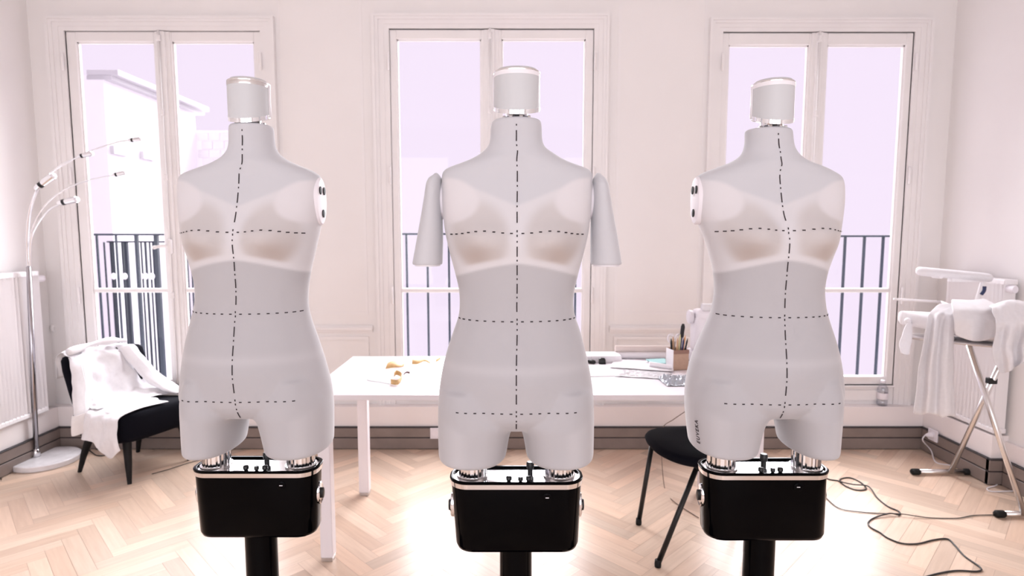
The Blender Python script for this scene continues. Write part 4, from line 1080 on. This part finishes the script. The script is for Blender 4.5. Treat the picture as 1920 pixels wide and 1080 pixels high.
# garments on the board
def drape(pts_rows, nm, label, y0, m=CLOTH, fold=.012, seed=0, fs=18):
    pos = PY(*pts_rows[len(pts_rows)//2][0][:2], y0)
    rows = [[PY(a, b, y0+dy)-pos for a, b, dy in r] for r in pts_rows]
    o = cloth(nm, rows, m, None, 7, fold, fs, seed, .002); o.location = pos
    return o
yF = by+.06-.17
rr = []
for i, t in enumerate((0, .17, .33, .5, .67, .83, 1)):
    w = .018*math.sin(i*2.4)
    rr.append([(1775+60*t, 574-8*math.sin(t*3), .28), (1762+60*t, 570+4*t, .16), (1745+52*t, 585, .03), (1738+52*t, 605, -.01+w), (1728+60*t, 660, -.01+w*1.3), (1720+68*t, 720, .0+w*1.5), (1713+78*t, 774+9*t+3*math.sin(i*2), .0+w*1.6)])
tag(drape(rr, 'draped_cloth', '', yF-.06, CLOTH, .008, 2), 'long white cloth hanging from the ironing board almost to the skirting', 'cloth')
rr = []
for i, t in enumerate((0, .2, .4, .6, .8, 1)):
    w = .014*math.sin(i*2.1+1)
    rr.append([(1795+50*t, 566-6*t, .26), (1785+75*t, 562+5*t, .14), (1785+95*t, 580, .02), (1788+95*t, 596, -.012+w*.4), (1790+95*t, 615, -.012+w), (1792+80*t, 628+12*math.sin(t*3.1), -.004+w)])
tag(drape(rr, 'folded_cloth', '', yF-.20, CLOTH, .006, 7), 'white folded cloth bunched on top of the ironing board', 'cloth')
rr = []
for i, t in enumerate((0, .2, .4, .6, .8, 1)):
    w = .02*math.sin(i*2.6)
    rr.append([(1860+75*t, 578-14*math.sin(t*3), .2), (1856+80*t, 575-10*math.sin(t*3), .06), (1868+70*t, 600, -.02), (1868+70*t, 625, -.03+w), (1860+76*t, 655, -.03+w), (1866+66*t, 680-6*t, -.03+w), (1878+34*t+10*t*t, 700-26*t*t, -.03+w)])
tag(drape(rr, 'white_blouse', '', yF-.30, CLOTH, .012, 12, 22), 'rumpled white blouse hanging off the right end of the ironing board', 'blouse')

# =====================================================================
#  SMALL THINGS: sockets, bottle, cords
# =====================================================================
xs_ = XR-sx-.016; so = PX(1751, 816, xs_)
sk = thing('wall_socket', 'white wall socket on the taupe skirting near the ironing board', 'socket', (xs_, so.y, so.z))
bm = NB(); box(bm, (-.010, -.04, -.036), (0, .04, .036), .003); obj('cover_plate', bm, PLATE, sk)
bm = NB(); n = 20; loft(bm, [[Vector((x, r*math.cos(2*math.pi*k/n), r*math.sin(2*math.pi*k/n))) for k in range(n)] for x, r in ((-.010, .022), (-.013, .021), (-.0125, .018))]); obj('outlet', bm, WHITE, sk, auto=40)
so2 = PY(817, 812, D0-.016); sk2 = thing('wall_socket', 'white wall socket on the back skirting beside the middle dress form', 'socket', (so2.x, D0-.016, so2.z))
bm = NB(); box(bm, (-.035, -.010, -.036), (.035, 0, .036), .003); obj('cover_plate', bm, PLATE, sk2)
bm = NB(); loft(bm, [[Vector((r*math.cos(2*math.pi*k/n), y, r*math.sin(2*math.pi*k/n))) for k in range(n)] for y, r in ((-.010, .022), (-.013, .021), (-.0125, .018))]); obj('outlet', bm, WHITE, sk2, auto=40)
def fl(a, b, z=.004): return PZ(a, b, 0)+Vector((0, 0, z))
pc_ = thing('extension_lead', 'white power cord plugged into the right socket and running under the ironing board', 'cord', (so.x-.02, so.y, 0)); PO = pc_.location.copy()
pts = [Vector((xs_-.05, so.y+.005, so.z)), Vector((xs_-.075, so.y-.01, so.z-.03)), fl(1745, 853, .03), fl(1755, 868, .004), fl(1785, 874), fl(1822, 884, .003), fl(1848, 895), fl(1868, 903), fl(1868, 911), fl(1851, 917), fl(1860, 923), fl(1900, 922), fl(1915, 921)]
bm = NB(); tube(bm, [p-PO for p in cr(pts, 7)], .0038, 8); obj('cable', bm, CORDW, pc_, smooth=True)
bm = NB(); loft(bm, [[Vector((x, r*math.cos(2*math.pi*k/n), r*math.sin(2*math.pi*k/n)))+Vector((xs_, so.y, so.z))-PO for k in range(n)] for x, r in ((-.0135, .017), (-.03, .017), (-.048, .009), (-.052, .006))]); obj('plug', bm, PLATE, pc_, auto=40)
def cord(pts, r, m, label, z=None):
    bm = NB(); tube(bm, cr([fl(*p) if len(p) == 2 else fl(*p) for p in pts], 7), r, 8); return tag(obj('power_cable', bm, m, smooth=True), label, 'cord', 'dark cords on the floor')
cord([(1538, 892), (1555, 900), (1572, 903), (1586, 913), (1606, 920), (1624, 918), (1614, 906), (1594, 897), (1577, 899), (1577, 907, .012), (1600, 913, .014), (1628, 916, .012), (1645, 935), (1665, 951), (1685, 960), (1686, 967), (1668, 967, .012), (1640, 972), (1628, 981), (1632, 990), (1650, 1000), (1664, 1010), (1690, 1020), (1720, 1021), (1750, 1014), (1776, 1012), (1790, 1024), (1808, 1044), (1838, 1066), (1832, 1073), (1790, 1072), (1740, 1082), (1660, 1110)], .0036, CORDB, 'black cord with a loop, winding down to the bottom right of the floor')
cord([(1535, 918), (1552, 938), (1575, 955), (1610, 961), (1650, 964), (1690, 968, .012), (1740, 972), (1795, 973), (1825, 968), (1868, 967), (1900, 968)], .0024, CORDB, 'thin dark cord running straight toward the ironing board foot')
cord([(76, 858), (92, 857), (110, 850), (132, 843), (150, 846), (170, 845)], .0032, CORDB, 'dark cord between the floor lamp base and the armchair')
cord([(168, 846), (176, 852), (182, 855), (196, 855), (214, 849), (212, 844), (196, 846), (180, 843)], .0032, CORDB, 'small loop of dark cord under the armchair')
cord([(285, 890), (320, 880), (365, 866), (420, 856)], .0022, CORDB, 'thin dark cord on the floor in front of the armchair')
# bottle on the ledge
bt = PZ(1660, 763, zpl); bo = thing('water_bottle', 'clear plastic water bottle on the ledge under the right window', 'bottle', (bt.x, D0+.037, zpl))
sb = .9
bm = NB(); lathe(bm, [(.024, 0), (.031, .006), (.031, .03), (.029, .034), (.031, .038), (.031, .07), (.029, .074), (.031, .078), (.031, .11), (.024, .13), (.013, .145), (.013, .155)], n=28); obj('bottle_body', bm, PLAST, bo, smooth=True)
bm = NB(); lathe(bm, [(.0315, .045), (.0317, .046), (.0317, .085), (.0315, .086)], n=28, cap=False); obj('label', bm, PLATE, bo, smooth=True)
bm = NB(); lathe(bm, [(.0145, .15), (.0148, .152), (.0148, .166), (.012, .168)], n=20); obj('cap', bm, PANELW, bo, auto=40)

# =====================================================================
#  LIGHT AND CAMERA
# =====================================================================
w = bpy.data.worlds.new('World'); bpy.context.scene.world = w; w.use_nodes = True
bg = w.node_tree.nodes['Background']; bg.inputs[0].default_value = (.947, .823, .991, 1); bg.inputs[1].default_value = 1.02
def area(name, loc, rot, sx_, sy_, e, col=(.95, .97, 1)):
    l = bpy.data.lights.new(name, 'AREA'); l.shape = 'RECTANGLE'; l.size = sx_; l.size_y = sy_; l.energy = e; l.color = col
    o = bpy.data.objects.new(name, l); C.objects.link(o); o.location = loc; o.rotation_euler = rot; return o
s = bpy.data.lights.new('sun', 'SUN'); s.energy = 16; s.angle = math.radians(75); s.color = (.97, .965, 1)
so_ = bpy.data.objects.new('sun', s); C.objects.link(so_)
so_.rotation_euler = Vector((-.2, -1, -.72)).to_track_quat('-Z', 'Y').to_euler()
# added fill lights in the unseen rear openings, brightening the fronts of the forms
for a_, b_ in ox:
    area('rear_fill', ((a_+b_)/2, YB-.1, 1.6), (math.radians(90), 0, 0), b_-a_, 2.2, 28)

cam = bpy.data.cameras.new('camera'); cam.sensor_width = 36; cam.lens = F*36/1920; cam.clip_start = .05
co_ = bpy.data.objects.new('camera', cam); C.objects.link(co_); co_.location = (0, 0, H); co_.rotation_euler = (math.pi/2-TH, 0, 0)
cam.dof.use_dof = True; cam.dof.focus_distance = 1.40; cam.dof.aperture_fstop = 4.5
S = bpy.context.scene; S.camera = co_
S.view_settings.view_transform = 'Standard'; S.view_settings.look = 'None'; S.view_settings.gamma = 1; S.view_settings.exposure = 0
